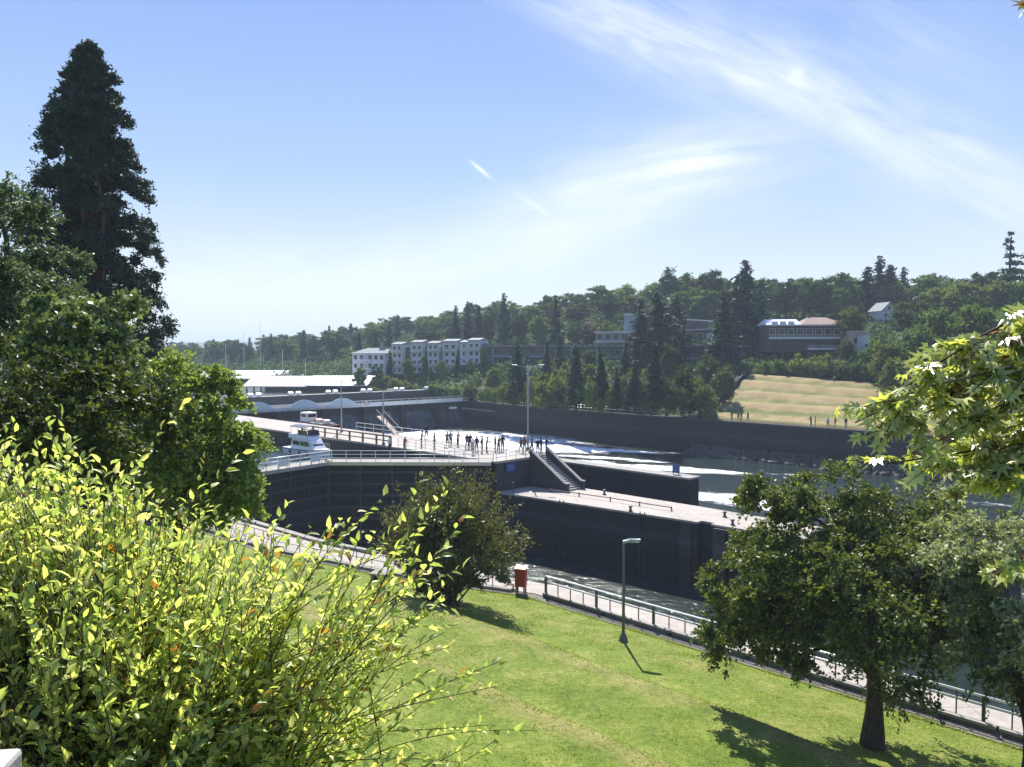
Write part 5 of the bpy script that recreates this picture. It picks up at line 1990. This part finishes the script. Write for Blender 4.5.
hand([(504, 294, 350, 282, 'fir', 22), (456, 306, 346, 292, 'fir', 16), (468, 302, 346, 290, 'fir', 16), (479, 306, 346, 288, 'spire', 12), (556, 296, 350, 256, 'fir', 22), (488, 312, 348, 284, 'dark_b', 18), (520, 310, 348, 268, 'dark_a', 26), (538, 312, 348, 262, 'mid_a', 26), (541, 328, 350, 258, 'light_a', 14), (592, 322, 350, 244, 'plum', 30), (575, 318, 350, 252, 'dark_a', 26),
      (606, 318, 348, 240, 'mid_a', 20), (612, 322, 346, 238, 'light_a', 16)],
     'behind the dark flat roofed blocks', 'trees behind the flat roofed blocks')
hand([(547, 340, 378, 210, 'spire', 12), (590, 346, 378, 200, 'dark_b', 18), (626, 340, 380, 190, 'fir', 18), (668, 340, 380, 178, 'dark_b', 18), (707, 350, 380, 170, 'dark_a', 20), (560, 334, 376, 208, 'fir', 16)],
     'standing before the dark flat roofed blocks', 'trees before the flat roofed blocks')
hand([(392, 384, 398, 208, 'bush', 26), (412, 382, 398, 208, 'dark_bush', 26), (436, 381, 397, 206, 'bush', 30), (455, 382, 398, 204, 'light_bush', 24), (470, 382, 400, 200, 'dark_bush', 24), (376, 384, 398, 215, 'bush', 20), (400, 375, 386, 232, 'bush', 18), (380, 372, 386, 236, 'bush', 20), (424, 374, 386, 236, 'dark_bush', 18), (447, 374, 385, 236, 'bush', 20), (465, 374, 386, 234, 'dark_bush', 20), (494, 362, 392, 208, 'bush', 26)],
     'on the slope below the white terraces', 'bushes below the white terraces')
hand([(390, 350, 378, 246, 'spire', 8), (408, 356, 378, 240, 'mid_a', 11), (425, 352, 378, 240, 'dark_b', 9), (442, 358, 378, 238, 'mid_b', 12), (458, 350, 378, 238, 'spire', 8), (470, 358, 378, 236, 'mid_a', 11), (484, 344, 378, 236, 'dark_b', 12), (360, 364, 382, 240, 'mid_a', 12), (378, 362, 382, 238, 'dark_a', 12)],
     'close in front of the white terraces', 'trees in front of the white terraces')


def kinds_w(k):
    return k not in ('fir', 'spire', 'cedar')


def fill(v, u0, u1, step, h0, h1, kinds, phrase, group, jit=5.0, skip=None):
    out = []
    u = u0
    while u < u1:
        uu, vv = u + rt.uniform(-.3, .3) * step, v + rt.uniform(-jit, jit)
        x, y = W(uu, vv)
        px = 512 + x / y * FPX
        if -40 < px < 1080 and not (skip and skip(px, y)):
            kind = rt.choice(kinds)
            out.append((px, x, y, bank_z(uu, vv) - .3, rt.uniform(h0, h1), rt.uniform(1.25, 1.8) if kinds_w(kind) else rt.uniform(1.0, 1.3), kind))
        u += step * rt.uniform(.8, 1.2)
    row(out, phrase, group)


MIX = ['mid_a', 'mid_b', 'dark_a', 'mid_a', 'light_a', 'dark_b']
CONMIX = ['dark_a', 'dark_b', 'fir', 'mid_a', 'spire']
fill(300, -470, -20, 13, 8, 12, MIX, 'along the crest of the long hill', 'trees on the crest of the hill')
fill(272, -450, -30, 12, 8, 12, MIX, 'in the woods just under the crest', 'trees under the crest')
fill(246, -440, -40, 12, 9, 12.5, MIX + ['dark_b'], 'in the middle belt of the hill woods', 'trees in the middle of the hill woods')
fill(222, -430, -120, 13, 8, 12, CONMIX + MIX, 'in the lower belt of the hill woods', 'trees in the lower hill woods')
fill(200, -440, -190, 13, 8, 12, CONMIX, 'in the dark woods behind the white terraces', 'trees behind the white terraces')
fill(182, -480, -262, 12, 8.5, 13, CONMIX, 'in the woods behind the marina sheds', 'trees behind the marina')
fill(215, -900, -480, 28, 9, 15, CONMIX + MIX, 'in the far woods left of the hill', 'trees on the far left shore')
fill(300, -1100, -480, 36, 8, 14, MIX, 'in the farthest woods on the left', 'trees on the farthest left shore', 20)
hand([(183, 352, 366, 460, 'fir', 8), (207, 345, 364, 450, 'fir', 12), (198, 356, 370, 420, 'light_bush', 22), (222, 350, 368, 430, 'mid_a', 18), (235, 349, 368, 430, 'dark_a', 16), (180, 362, 374, 400, 'bush', 24), (214, 362, 373, 400, 'bush', 24), (229, 362, 373, 400, 'light_bush', 22), (247, 340, 374, 372, 'dark_b', 18), (240, 358, 375, 372, 'fir', 8)],
     'on the low shore left of the marina sheds', 'trees on the low left shore')
def undergrowth():
    rng = np.random.default_rng(77)
    n = 13000
    u = rng.uniform(-470, 20, n)
    v = 133 + rng.random(n) * 180
    ok = (v > 164) | (u < -88)
    u, v = u[ok], v[ok]
    n = len(u)
    P0 = np.array([(*W(a, c), bank_z(a, c)) for a, c in zip(u, v)])
    k = 12
    h = rng.uniform(.5, 1.7, n)
    P = np.repeat(P0, k, 0) + rng.normal(size=(n * k, 3)) * np.array([1.3, 1.3, 0])
    P[:, 2] += rng.uniform(.1, 1, n * k) * np.repeat(h, k)
    m = n * k
    s = rng.uniform(.7, 1.4, m)
    vv, f = cards(P, rdir(rng, m), rdir(rng, m) + np.array([0, 0, .5]), 1.2 * s, .8 * s)
    o = np_mesh('undergrowth', vv, [f], L_DARK)
    tag(o, 'low green scrub covering the hillside between the trees and houses', 'scrub', kind='stuff')


undergrowth()
for k, v_ in TREE_PROTO.items():
    if k not in FIRST:
        raise RuntimeError('unused ' + k)

# ------------------------------------------------------------------ near trees
def near_tree(name, seed, loc, label, C, Rr, leafm, twigs, leaves, L, trunk_r, trunk_h, droop=.14, wr=.55, centre=None, bark_m=M_TRUNK, nlimb=9, up_k=.15, outk=.8, extra=None, zsq=.75, cat='tree', trunk_pts=None):
    rng = np.random.default_rng(seed)
    root = empty(name, loc, 0, label, cat)
    C = np.asarray(C, float)
    g = MB()
    tp = trunk_pts or [(0, 0, -.5), (0, 0, .1), (.06, .03, trunk_h * .5), (.02, .06, trunk_h), (0, .1, trunk_h * 1.6)]
    n = len(tp)
    rs = [trunk_r * 1.35, trunk_r * 1.15] + [trunk_r * (1 - .65 * i / (n - 2)) for i in range(1, n - 1)]
    g.tube(tp, rs, 14)
    tr = g.build('trunk', bark_m, root, True)
    idx = rng.choice(len(C), min(nlimb, len(C)), replace=False)
    for i in idx:
        g = MB()
        h = trunk_h * rng.uniform(.75, 1.5)
        limb(g, rng, (0, .06, h), C[i], trunk_r * .42, trunk_r * .10, .08, 7)
        g.build('limb', bark_m, tr, True)
    cen = centre if centre is not None else C.mean(0)
    parts = []
    v, f = sprays(rng, C, Rr, twigs, leaves, L, wr, droop, cen, outk, up_k, zsq)
    parts.append((v, f, 0))
    crown_obj('crown', parts, [leafm], root)
    return root, rng


def clumps(rng, n, centre, rad, rmin, rmax, shell=(.45, 1.0), zmin=None):
    d = rdir(rng, n)
    k = rng.uniform(*shell, n)[:, None]
    C = np.asarray(centre) + d * k * np.asarray(rad)
    if zmin is not None:
        C[:, 2] = np.maximum(C[:, 2], zmin + rng.uniform(0, .6, n))
    return C, rng.uniform(rmin, rmax, n)


# park tree on the lawn, right
rng = np.random.default_rng(21)
x, y = at(880, 26), 26
C, r_ = clumps(rng, 150, (-.1, 0, 5.9), (5.3, 4.6, 3.7), .75, 1.35, (.3, 1), 2.2)
C2, r2 = clumps(rng, 26, (-3.9, .3, 4.2), (1.8, 2.0, 1.5), .6, 1.0, (.1, 1))
C3, r3 = clumps(rng, 9, (-3.2, .5, 8.2), (2.0, 1.5, 1.0), .5, .8, (.1, 1))
near_tree('park_tree', 22, (x, y, lawn_z(x, y)), 'spreading green park tree on the lawn beside the waterside fence', np.concatenate([C, C2, C3]), np.concatenate([r_, r2, r3]), L_TREE, 28, 26, .155, .36, 2.4, .30, .55, (0, 0, 3.6), nlimb=16)
# pale tree at right edge
rng = np.random.default_rng(31)
x, y = 15.2, 22.5
C, r_ = clumps(rng, 90, (.2, 0, 6.2), (3.3, 2.8, 3.6), .6, 1.1)
near_tree('pale_tree', 32, (x, y, lawn_z(x, y)), 'paler grey green tree at the right edge behind the maple leaves', C, r_, L_PALE, 24, 22, .16, .20, 2.6, .25, .5, (0, 0, 4), nlimb=10)

# giant conifer, left
rng = np.random.default_rng(41)
D = 50.0
x = at(96, D)
z0 = lawn_z(x, D)
H = 39.2 - z0
n = 680
zz = rng.uniform(0.10, 1.0, n)
rad = np.interp(zz, [0, .39, .485, .67, .77, .87, .925, .985], [5.6, 4.9, 4.1, 3.2, 3.05, 2.2, 1.45, .35])
a = rng.uniform(0, 2 * PI, n)
k = rng.uniform(.15, 1.0, n)
C = np.stack([np.cos(a) * rad * k, np.sin(a) * rad * k, zz * (H - 1.0)], -1)
near_tree('giant_conifer', 42, (x, D, z0), 'very tall dark dense conifer rising above the left trees', C, rng.uniform(.7, 1.15, n) * np.interp(zz, [0, .8, 1], [1.1, 1, .6]), L_SEQ, 20, 20, .27, .42, 12, .3, .42, (0, 0, H * .5), M_REDBARK, 40, .0, .9,
          trunk_pts=[(0, 0, -.5), (0, 0, .5), (0, 0, H * .3), (0, 0, H * .6), (0, 0, H * .96)])

# left leafy tree
rng = np.random.default_rng(51)
x, y = at(-8, 19), 19.0
z0 = lawn_z(x, y)
C, r_ = clumps(rng, 80, (0.1, 0, 6.9), (2.2, 2.6, 2.6), .55, .95)
C2, r2 = clumps(rng, 50, (.6, .2, 4.6), (2.6, 2.4, 2.4), .55, .95)
near_tree('leafy_tree', 52, (x, y, z0), 'leafy blue green tree at the left edge before the giant conifer', np.concatenate([C, C2]), np.concatenate([r_, r2]), L_BLUEG, 28, 26, .12, .24, 4.5, .2, .5, (0, 0, 5.5), nlimb=14)
# olive maple
rng = np.random.default_rng(61)
x, y = at(88, 16), 16.0
z0 = lawn_z(x, y)
C, r_ = clumps(rng, 60, (0, 0, 20.0 - z0 - .9), (1.15, 1.2, 1.5), .3, .6, (.3, 1))
near_tree('olive_tree', 62, (x, y, z0), 'olive green tree with dull pinkish leaves below the giant conifer', C, r_, L_OLIVE, 22, 18, .13, .14, 3.2, .2, .75, None, nlimb=8)
# fresh green tree
rng = np.random.default_rng(71)
x, y = at(172, 22), 22.0
z0 = lawn_z(x, y)
C, r_ = clumps(rng, 130, (0.1, 0, 16.7 - z0), (2.2, 2.0, 2.5), .45, .85, (.3, 1))
C2, r2 = clumps(rng, 34, (1.55, -.2, 15.5 - z0), (.95, .9, 1.15), .4, .7, (.1, 1))
C, r_ = np.concatenate([C, C2]), np.concatenate([r_, r2])
near_tree('fresh_green_tree', 72, (x, y, z0), 'fresh green tree with drooping sprays beside the lock gates', C, r_, L_FRESH, 28, 24, .125, .17, 3.5, .35, .55, (0, 0, 5), nlimb=10)
# low dark tree far left
rng = np.random.default_rng(81)
x, y = at(40, 11.5), 11.5
z0 = lawn_z(x, y)
C, r_ = clumps(rng, 60, (0, 0, 18.2 - z0), (1.9, 1.2, 1.0), .35, .7, (.2, 1))
near_tree('dark_shrub_tree', 82, (x, y, z0), 'low dark green tree behind the yellow green shrub, left edge', C, r_, leaf('shaded_dark_leaves', [(.02, .04, .012), (.05, .075, .02), (.12, .14, .03)], .35), 22, 20, .10, .1, 2.0, .25, .5, None, nlimb=8)


# ------------------------------------------------------------------ shoot-built shrubs
def shoots(rng, base, tips, bend=.25, n=7):
    """curved shoots from base points to tips: returns (m, n+1, 3)"""
    m = len(tips)
    t = np.linspace(0, 1, n + 1)[None, :, None]
    b0, q = base[:, None], tips[:, None]
    mid = (b0 + q) / 2 + rng.normal(size=(m, 1, 3)) * .06 * np.linalg.norm(q - b0, axis=-1, keepdims=True)
    mid[..., 2] += bend * np.linalg.norm(q - b0, axis=-1)
    return (1 - t) ** 2 * b0 + 2 * t * (1 - t) * mid + t ** 2 * q


def shoot_tubes(S, r0, r1, sides=4):
    m, k, _ = S.shape
    d = np.gradient(S, axis=1)
    d = unit(d)
    up = np.array([.31, .17, .93])
    a = unit(np.cross(d, up))
    b_ = np.cross(d, a)
    rr = np.linspace(0, 1, k)[None, :, None]
    r0 = np.asarray(r0).reshape(-1, 1, 1)
    r1 = np.asarray(r1).reshape(-1, 1, 1)
    rr = r0 + (r1 - r0) * rr
    V = np.stack([S + (a * math.cos(t) + b_ * math.sin(t)) * rr for t in np.linspace(0, 2 * PI, sides, endpoint=False)], 2)
    idx = np.arange(m * k * sides).reshape(m, k, sides)
    q = np.stack([idx[:, :-1], np.roll(idx[:, :-1], -1, 2), np.roll(idx[:, 1:], -1, 2), idx[:, 1:]], -1).reshape(-1, 4)
    return V.reshape(-1, 3), q


def leaves_on(rng, S, per, t0, L, out_angle=.9, nn=.8):
    """leaf stations along shoots: positions, axes, normals, sizes"""
    m, k, _ = S.shape
    t = t0 + (1 - t0) * (np.arange(per)[None] + rng.uniform(0, .6, (m, per))) / per
    t = np.clip(t, 0, .999) * (k - 1)
    i = t.astype(int)
    f = (t - i)[..., None]
    r = np.arange(m)[:, None]
    P = S[r, i] * (1 - f) + S[r, i + 1] * f
    D = unit(S[r, i + 1] - S[r, i])
    side = rdir(rng, m * per).reshape(m, per, 3)
    side = unit(side - (side * D).sum(-1, keepdims=True) * D)
    A = unit(D * rng.uniform(.5, 1.1, (m, per, 1)) + side * out_angle + np.array([0, 0, .25]))
    N = unit(np.array([0, 0, 1.]) + rng.normal(size=(m, per, 3)) * nn)
    s = L * rng.uniform(.55, 1.2, (m, per)) * (1 - .25 * (t / (k - 1)))
    return P.reshape(-1, 3), A.reshape(-1, 3), N.reshape(-1, 3), s.reshape(-1)


def real_leaves(P, A, N, L, wr=.42, fold=.22, curl=.25):
    """pointed, folded, curled leaves: eight points each"""
    A = unit(A)
    B = unit(np.cross(A, N))
    U = np.cross(B, A)
    L = L[:, None]
    w = L * wr * .5
    def pt(t, s, dz):
        return P + A * L * t + B * w * s + U * L * dz
    V = np.stack([pt(0, 0, 0), pt(.32, -.95, fold * wr - curl * .08), pt(.36, 0, -curl * .10), pt(.32, .95, fold * wr - curl * .08),
                  pt(.70, -.68, fold * wr * .7 - curl * .42), pt(.72, 0, -curl * .5), pt(.70, .68, fold * wr * .7 - curl * .42), pt(1.0, 0, -curl)], 1)
    n = len(P)
    k = np.arange(n)[:, None] * 8
    tri = np.concatenate([k + np.array([[0, 2, 1]]), k + np.array([[0, 3, 2]]), k + np.array([[4, 5, 7]]), k + np.array([[5, 6, 7]])])
    quad = np.concatenate([k + np.array([[1, 2, 5, 4]]), k + np.array([[2, 3, 6, 5]])])
    return V.reshape(-1, 3), tri, quad


# reddish bush on the lawn
rng = np.random.default_rng(91)
D = 40.5
x = at(447, D)
z0 = lawn_z(x, D)
root = empty('reddish_bush', (x, D, z0), 0, 'rounded bush with spiky red tipped shoots on the lawn beside the path', 'bush')
C, r_ = clumps(rng, 110, (.15, 0, 2.9), (3.15, 2.8, 2.75), .5, 1.05, (.3, 1), .5)
v0, q0 = sprays(rng, C, r_, 22, 20, .20, .5, .10, (0, 0, .6), .9, .25)
crown_obj('foliage', [(v0, q0, 0)], [L_BUSH], root)
m = 230
d = rdir(rng, m)
d[:, 2] = np.abs(d[:, 2]) * .9 + .25
d[:, 0] += .12
d = unit(d)
tips = d * rng.uniform(.95, 1.32, (m, 1)) * np.array([3.6, 3.1, 4.9]) + np.array([.2, 0, 1.4])
base = tips * np.array([.62, .62, .60])
S = shoots(rng, base, tips, .06)
core = shoots(rng, rng.normal(size=(40, 3)) * np.array([.3, .3, 0]), base[:40], .1)
v1, q1 = shoot_tubes(S, np.full(m, .014), np.full(m, .005), 3)
v2, q2 = shoot_tubes(core, np.full(40, .06), np.full(40, .02), 5)
np_mesh('branches', np.concatenate([v1, v2]), [np.concatenate([q1, q2 + len(v1)])], M_TWIG, root)
P, A, N, s = leaves_on(rng, S, 70, .0, .19, 1.0, 1.2)
P = P + rng.normal(size=P.shape) * .13
v, q = cards(P, A, N, s, s * .5)
crown_obj('new_growth', [(v, q, 0)], [L_RED], root)

# yellow green shrub right in front, left side
M_YG = leaf('young_yellow_green_leaves', [(0.160, 0.235, 0.064), (0.304, 0.392, 0.103), (0.512, 0.566, 0.161), (0.673, 0.660, 0.249)], .58, .42, .5, 0, (1.6, 1.55, 1.0))
M_YGD = leaf('older_shrub_leaves', [(0.135, 0.209, 0.078), (0.300, 0.391, 0.126), (0.570, 0.644, 0.210)], .5, .38, .5)
M_YTIP = leaf('orange_tinged_tip_leaves', [(.30, .30, .05), (.38, .26, .05), (.40, .16, .06)], .5, .4, .4)


def front_shrub(label, seed, base_c, blobs, m, per, L, name='leafy_shrub', bend=.10, t0=.45, young=.5, long_twigs=None, rbase=.2, core=0):
    rng = np.random.default_rng(seed)
    gz = lawn_z(base_c[0], base_c[1]) - .1
    root = empty(name, (base_c[0], base_c[1], gz), 0, label, 'shrub')
    off = np.array([base_c[0], base_c[1], gz])
    tips = []
    for (c, r, wgt) in blobs:
        n = int(m * wgt)
        d = rdir(rng, n)
        tips.append(np.asarray(c) + d * rng.uniform(.35, 1.0, (n, 1)) ** .7 * np.where(rng.random((n, 1)) < .12, rng.uniform(1.05, 1.35, (n, 1)), 1) * np.asarray(r))
    tips = np.concatenate(tips) - off
    n = len(tips)
    hub = tips.copy()
    hub = hub * np.array([.55, .55, .42]) + rng.normal(size=(n, 3)) * .12
    hub[:, 2] = np.maximum(hub[:, 2], .15)
    S = shoots(rng, hub, tips, bend)
    nst = 46
    pick = rng.choice(n, nst, replace=False)
    st = shoots(rng, rng.normal(size=(nst, 3)) * np.array([rbase, rbase, 0]), hub[pick], .05)
    v1, q1 = shoot_tubes(S, np.full(n, .0028), np.full(n, .0010), 4)
    v2, q2 = shoot_tubes(st, np.full(nst, .011), np.full(nst, .004), 5)
    VV, QQ = [v1, v2], [q1, q2 + len(v1)]
    if long_twigs is not None:
        lb, lt = np.asarray(long_twigs[0]) - off, np.asarray(long_twigs[1]) - off
        SL = shoots(rng, lb, lt, .06, 9)
        v3, q3 = shoot_tubes(SL, np.full(len(SL), .0032), np.full(len(SL), .0011), 5)
        VV.append(v3)
        QQ.append(q3 + len(v1) + len(v2))
    np_mesh('stems', np.concatenate(VV), [np.concatenate(QQ)], M_TWIG, root, smooth=True)
    P, A, N, s = leaves_on(rng, S, per, t0, L)
    if long_twigs is not None:
        p2, a2, n2, s2 = leaves_on(rng, SL, long_twigs[2], .30, L)
        P, A, N, s = np.concatenate([P, p2]), np.concatenate([A, a2]), np.concatenate([N, n2]), np.concatenate([s, s2])
    kk = rng.random(len(P))
    for nm, lo, hi, mm in (('foliage', 0, 1 - young, M_YGD), ('young_leaves', 1 - young, .965, M_YG), ('tip_leaves', .965, 1.01, M_YTIP)):
        w = (kk >= lo) & (kk < hi)
        v, t_, q_ = real_leaves(P[w], A[w], N[w], s[w], .46)
        np_mesh(nm, v, [t_, q_], mm, root, smooth=True)
    return root


front_shrub('big yellow green shrub filling the lower left foreground', 101, (-1.5, 2.7),
            [((-1.62, 2.75, 18.02), (1.0, .75, .82), .50), ((-2.15, 2.95, 18.35), (.95, .7, .62), .26), ((-1.32, 2.45, 17.68), (.66, .6, .75), .17), ((-1.0, 2.6, 17.9), (.36, .4, .50), .07)],
            3300, 14, .057, young=.75)
rng = np.random.default_rng(111)
LB, LT = [], []
for i in range(60):
    a = rng.uniform(-.15, 1.25)
    p0 = np.array([-1.05, 2.6, 17.55]) + rng.normal(size=3) * np.array([.22, .2, .12])
    ln = rng.uniform(.5, 1.0)
    LB.append(p0)
    LT.append(p0 + np.array([math.cos(a) * ln * .95, rng.uniform(-.2, .3), math.sin(a) * ln * .95 - .02]))
for i in range(48):
    LB.append(np.array([-1.0, 2.65, 17.8]) + rng.normal(size=3) * .14)
    LT.append(np.array([rng.uniform(-.95, -.15), 2.6 + rng.normal() * .1, rng.uniform(18.0, 18.66)]))
for tx, ty, tz in ((-.42, 2.6, 18.72), (-.30, 2.6, 18.80), (-.22, 2.6, 18.73), (-.18, 2.62, 18.80), (-.52, 2.65, 18.66), (-.62, 2.6, 18.58), (-.75, 2.6, 18.62), (-.38, 2.7, 18.60), (-.08, 2.55, 17.95), (-.05, 2.6, 18.06), (-.16, 2.5, 17.85), (-.03, 2.6, 18.15)):
    LB.append(np.array([-1.0, 2.65, 17.7]) + rng.normal(size=3) * .1)
    LT.append(np.array([tx, ty, tz]))
front_shrub('sparse twiggy shrub with thin arching stems and small yellow green leaves', 112, (-1.0, 2.55),
            [((-1.02, 2.55, 17.6), (.55, .5, .55), 1.0)], 230, 11, .056, 'twiggy_shrub', young=.88, long_twigs=(LB, LT, 24), t0=.35)


# maple at the right
def star_leaves(P, A, N, L, lobes=7):
    """palmate maple leaves with pointed lobes"""
    A = unit(A)
    B = unit(np.cross(A, N))
    U = np.cross(B, A)
    L = L[:, None]
    pts = []
    for i in range(lobes):
        a = (i - (lobes - 1) / 2) * (2.35 / ((lobes - 1) / 2)) / 1.0
        ln = 1.0 - .16 * abs(i - (lobes - 1) / 2)
        pts.append((a, ln, -.20 * ln))
        if i < lobes - 1:
            a2 = a + 2.35 / ((lobes - 1) / 2) / 2
            pts.append((a2, .36, .02))
    ring = [P + (A * math.cos(a) + B * math.sin(a)) * L * r + U * L * dz for a, r, dz in pts]
    V = np.stack([P] + ring, 1)
    k = V.shape[1]
    n = len(P)
    o = np.arange(n)[:, None] * k
    tri = np.concatenate([o + np.array([[0, i, i + 1]]) for i in range(1, k - 1)])
    return V.reshape(-1, 3), tri


M_MAPLE = leaf('maple_leaves', [(0.203, 0.275, 0.131), (0.379, 0.426, 0.197), (0.584, 0.602, 0.263)], .38, .28, .7, 0, (1.5, 1.5, .5))  # leaf colours paled to stand in for the sky's sheen
M_MAPLER = leaf('reddish_maple_leaves', [(.16, .12, .05), (.22, .11, .07)], .4, .35, .5)
rng = np.random.default_rng(121)
SCM = .66
tb = np.array([3.35, 3.0])
gz = lawn_z(*tb) - .1
root = empty('maple_tree', (tb[0], tb[1], gz), 0, 'maple with pointed star shaped leaves reaching in from the right', 'tree')
off = np.array([tb[0], tb[1], gz])
g = MB()
g.tube([(0, 0, -.2), (0, 0, .3), (.05, 0, 17.5 - gz), (0, .05, 20.6 - gz)], [.16, .12, .09, .02], 12)
tr = g.build('trunk', M_TRUNK, root, True)
TIPS = [(1.28, 2.90, 18.93), (1.36, 2.95, 18.86), (1.42, 2.9, 19.03), (1.55, 2.8, 19.08), (1.60, 3.0, 18.98), (1.75, 2.9, 19.2), (1.95, 2.9, 19.28), (2.15, 2.95, 19.34), (1.45, 3.0, 18.76), (1.60, 2.95, 18.70), (1.72, 2.9, 18.72), (1.9, 2.9, 18.74), (2.05, 2.9, 18.78),
        (1.85, 3.1, 19.05), (1.75, 3.05, 18.82), (2.0, 3.0, 18.9), (2.2, 3.1, 19.0), (2.2, 3.0, 18.75), (1.9, 2.75, 19.0), (2.05, 2.8, 19.12), (2.3, 2.9, 19.2), (1.62, 2.85, 18.88), (2.25, 2.85, 18.72), (2.0, 3.1, 18.75), (2.25, 3.0, 19.38), (2.15, 2.8, 19.25), (2.05, 3.0, 19.2), (2.3, 3.0, 19.3), (2.35, 3.0, 19.42), (2.3, 2.9, 18.85)]
tips = np.array(TIPS) - off
base = np.tile(np.array([0, .02, 19.0 - gz]), (len(tips), 1)) + rng.normal(size=(len(tips), 3)) * np.array([.03, .03, .25])
S = shoots(rng, base, tips, .16, 10)
# side twigs off every branch, drooping at the ends
TW = []
for i in range(len(S)):
    for j in range(52):
        t = rng.uniform(.38, .99)
        k = int(t * 10)
        p = S[i, k]
        d = unit(S[i, min(k + 1, 10)] - S[i, max(k - 1, 0)])
        q = p + (d * .6 + rdir(rng, 1)[0] * np.array([.7, .7, .35]) + np.array([0, 0, -.15])) * rng.uniform(.08, .30)
        TW.append((p, q))
extra = [((2.05, 3.0, 18.2), (1.72, 2.75, 18.42)), ((2.4, 3.0, 18.1), (1.80, 2.80, 18.36)), ((2.5, 3.0, 18.1), (1.9, 2.85, 18.30)), ((2.6, 3.0, 18.05), (1.78, 2.85, 18.32))]
LOW = np.array([[(3.3, 3.0, 18.6), (2.6, 3.0, 18.50)]]) - off
for (a_, b_) in (((1.90, 2.85, 18.43), (1.74, 2.85, 18.37)), ((1.95, 2.85, 18.45), (1.82, 2.88, 18.34)), ((2.0, 2.9, 18.46), (1.92, 2.9, 18.36)), ((1.9, 2.85, 18.44), (1.80, 2.8, 18.42))):
    TW.append((np.array(a_) - off, np.array(b_) - off))
S_low = shoots(rng, np.array([[0.0, 0, 18.3 - gz]]), np.array([(1.90, 2.85, 18.43)]) - off, .05, 10)
S_top = shoots(rng, np.array([[0.0, .05, 20.3 - gz]]), np.array([(1.86, 2.9, 20.46)]) - off, .06, 10)
TW.append((S_top[0, -2], S_top[0, -1]))
SB = []
for i in range(46):
    a, e = rng.uniform(0, 2 * PI), rng.uniform(-.25, .9)
    ln = rng.uniform(.6, 1.5)
    p = np.array([0, .03, rng.uniform(18.4, 20.5) - gz])
    q = p + np.array([math.cos(a) * math.cos(e), math.sin(a) * math.cos(e), math.sin(e) * .7]) * ln
    w = q + off
    if w[0] > .74 * w[1] + .12 and w[1] > 1.6 or w[1] < -.5:
        SB.append((p, q))
SB = shoots(rng, np.array([k[0] for k in SB]), np.array([k[1] for k in SB]), .14, 10)
for i in range(len(SB)):
    for j in range(24):
        t = rng.uniform(.3, .99)
        p = SB[i, int(t * 10)]
        q = p + (rdir(rng, 1)[0] * np.array([.8, .8, .4]) + np.array([0, 0, -.15])) * rng.uniform(.08, .28)
        if (q + off)[0] > .72 * (q + off)[1]:
            TW.append((p, q))
TW = np.array(TW)
T = shoots(rng, TW[:, 0], TW[:, 1], -.05, 4)
v1, q1 = shoot_tubes(np.concatenate([S, S_low, S_top, SB]), np.full(len(S) + 2 + len(SB), .014), np.full(len(S) + 2 + len(SB), .003), 5)
v2, q2 = shoot_tubes(T, np.full(len(T), .003), np.full(len(T), .0012), 4)
np_mesh('branches', np.concatenate([v1, v2]), [np.concatenate([q1, q2 + len(v1)])], M_TRUNK, root, smooth=True)
P, A, N, s = leaves_on(rng, T, 8, .15, .068, .8)
A[:, 2] -= .45
hang = np.array([-.25, -.35, .9])
N = unit(hang + rng.normal(size=N.shape) * .5)
kk = rng.random(len(P))
for nm, w, mm in (('foliage', kk < .95, M_MAPLE), ('reddish_leaves', kk >= .95, M_MAPLER)):
    v, t_ = star_leaves(P[w], A[w], N[w], s[w] * 1.0)
    np_mesh(nm, v, [t_], mm, root, smooth=False)

# pale stone coping at the very front
root = empty('stone_parapet', (-1.16, 1.55, lawn_z(-1.16, 1.55)), R(8), 'pale stone parapet corner at the lower left edge', 'parapet')
zz = 18.27 - root.location.z
MB().box((-.6, 0, zz / 2 - .2), (1.25, .30, zz + .2)).build('wall', M_WALL2, root)
MB().box((-.6, 0, zz - .03), (1.33, .40, .10)).build('coping', M_STONE, root, bevel=.012)
# crow on the lawn
# ------------------------------------------------------------------ air
mh = bpy.data.materials.new('thin_summer_haze')
mh.use_nodes = True
t = mh.node_tree
t.nodes.clear()
b = NB(t)
pv = b.n('ShaderNodeVolumePrincipled')
pv.inputs['Color'].default_value = (.72, .86, 1.0, 1)
pv.inputs['Density'].default_value = HAZE
pv.inputs['Anisotropy'].default_value = 0.0
ou = b.n('ShaderNodeOutputMaterial')
t.links.new(pv.outputs[0], ou.inputs['Volume'])
g = MB()
g.box((0, 1900, 40), (7400, 4600, 92))
hz = g.build('haze', mh)
tag(hz, kind='stuff')
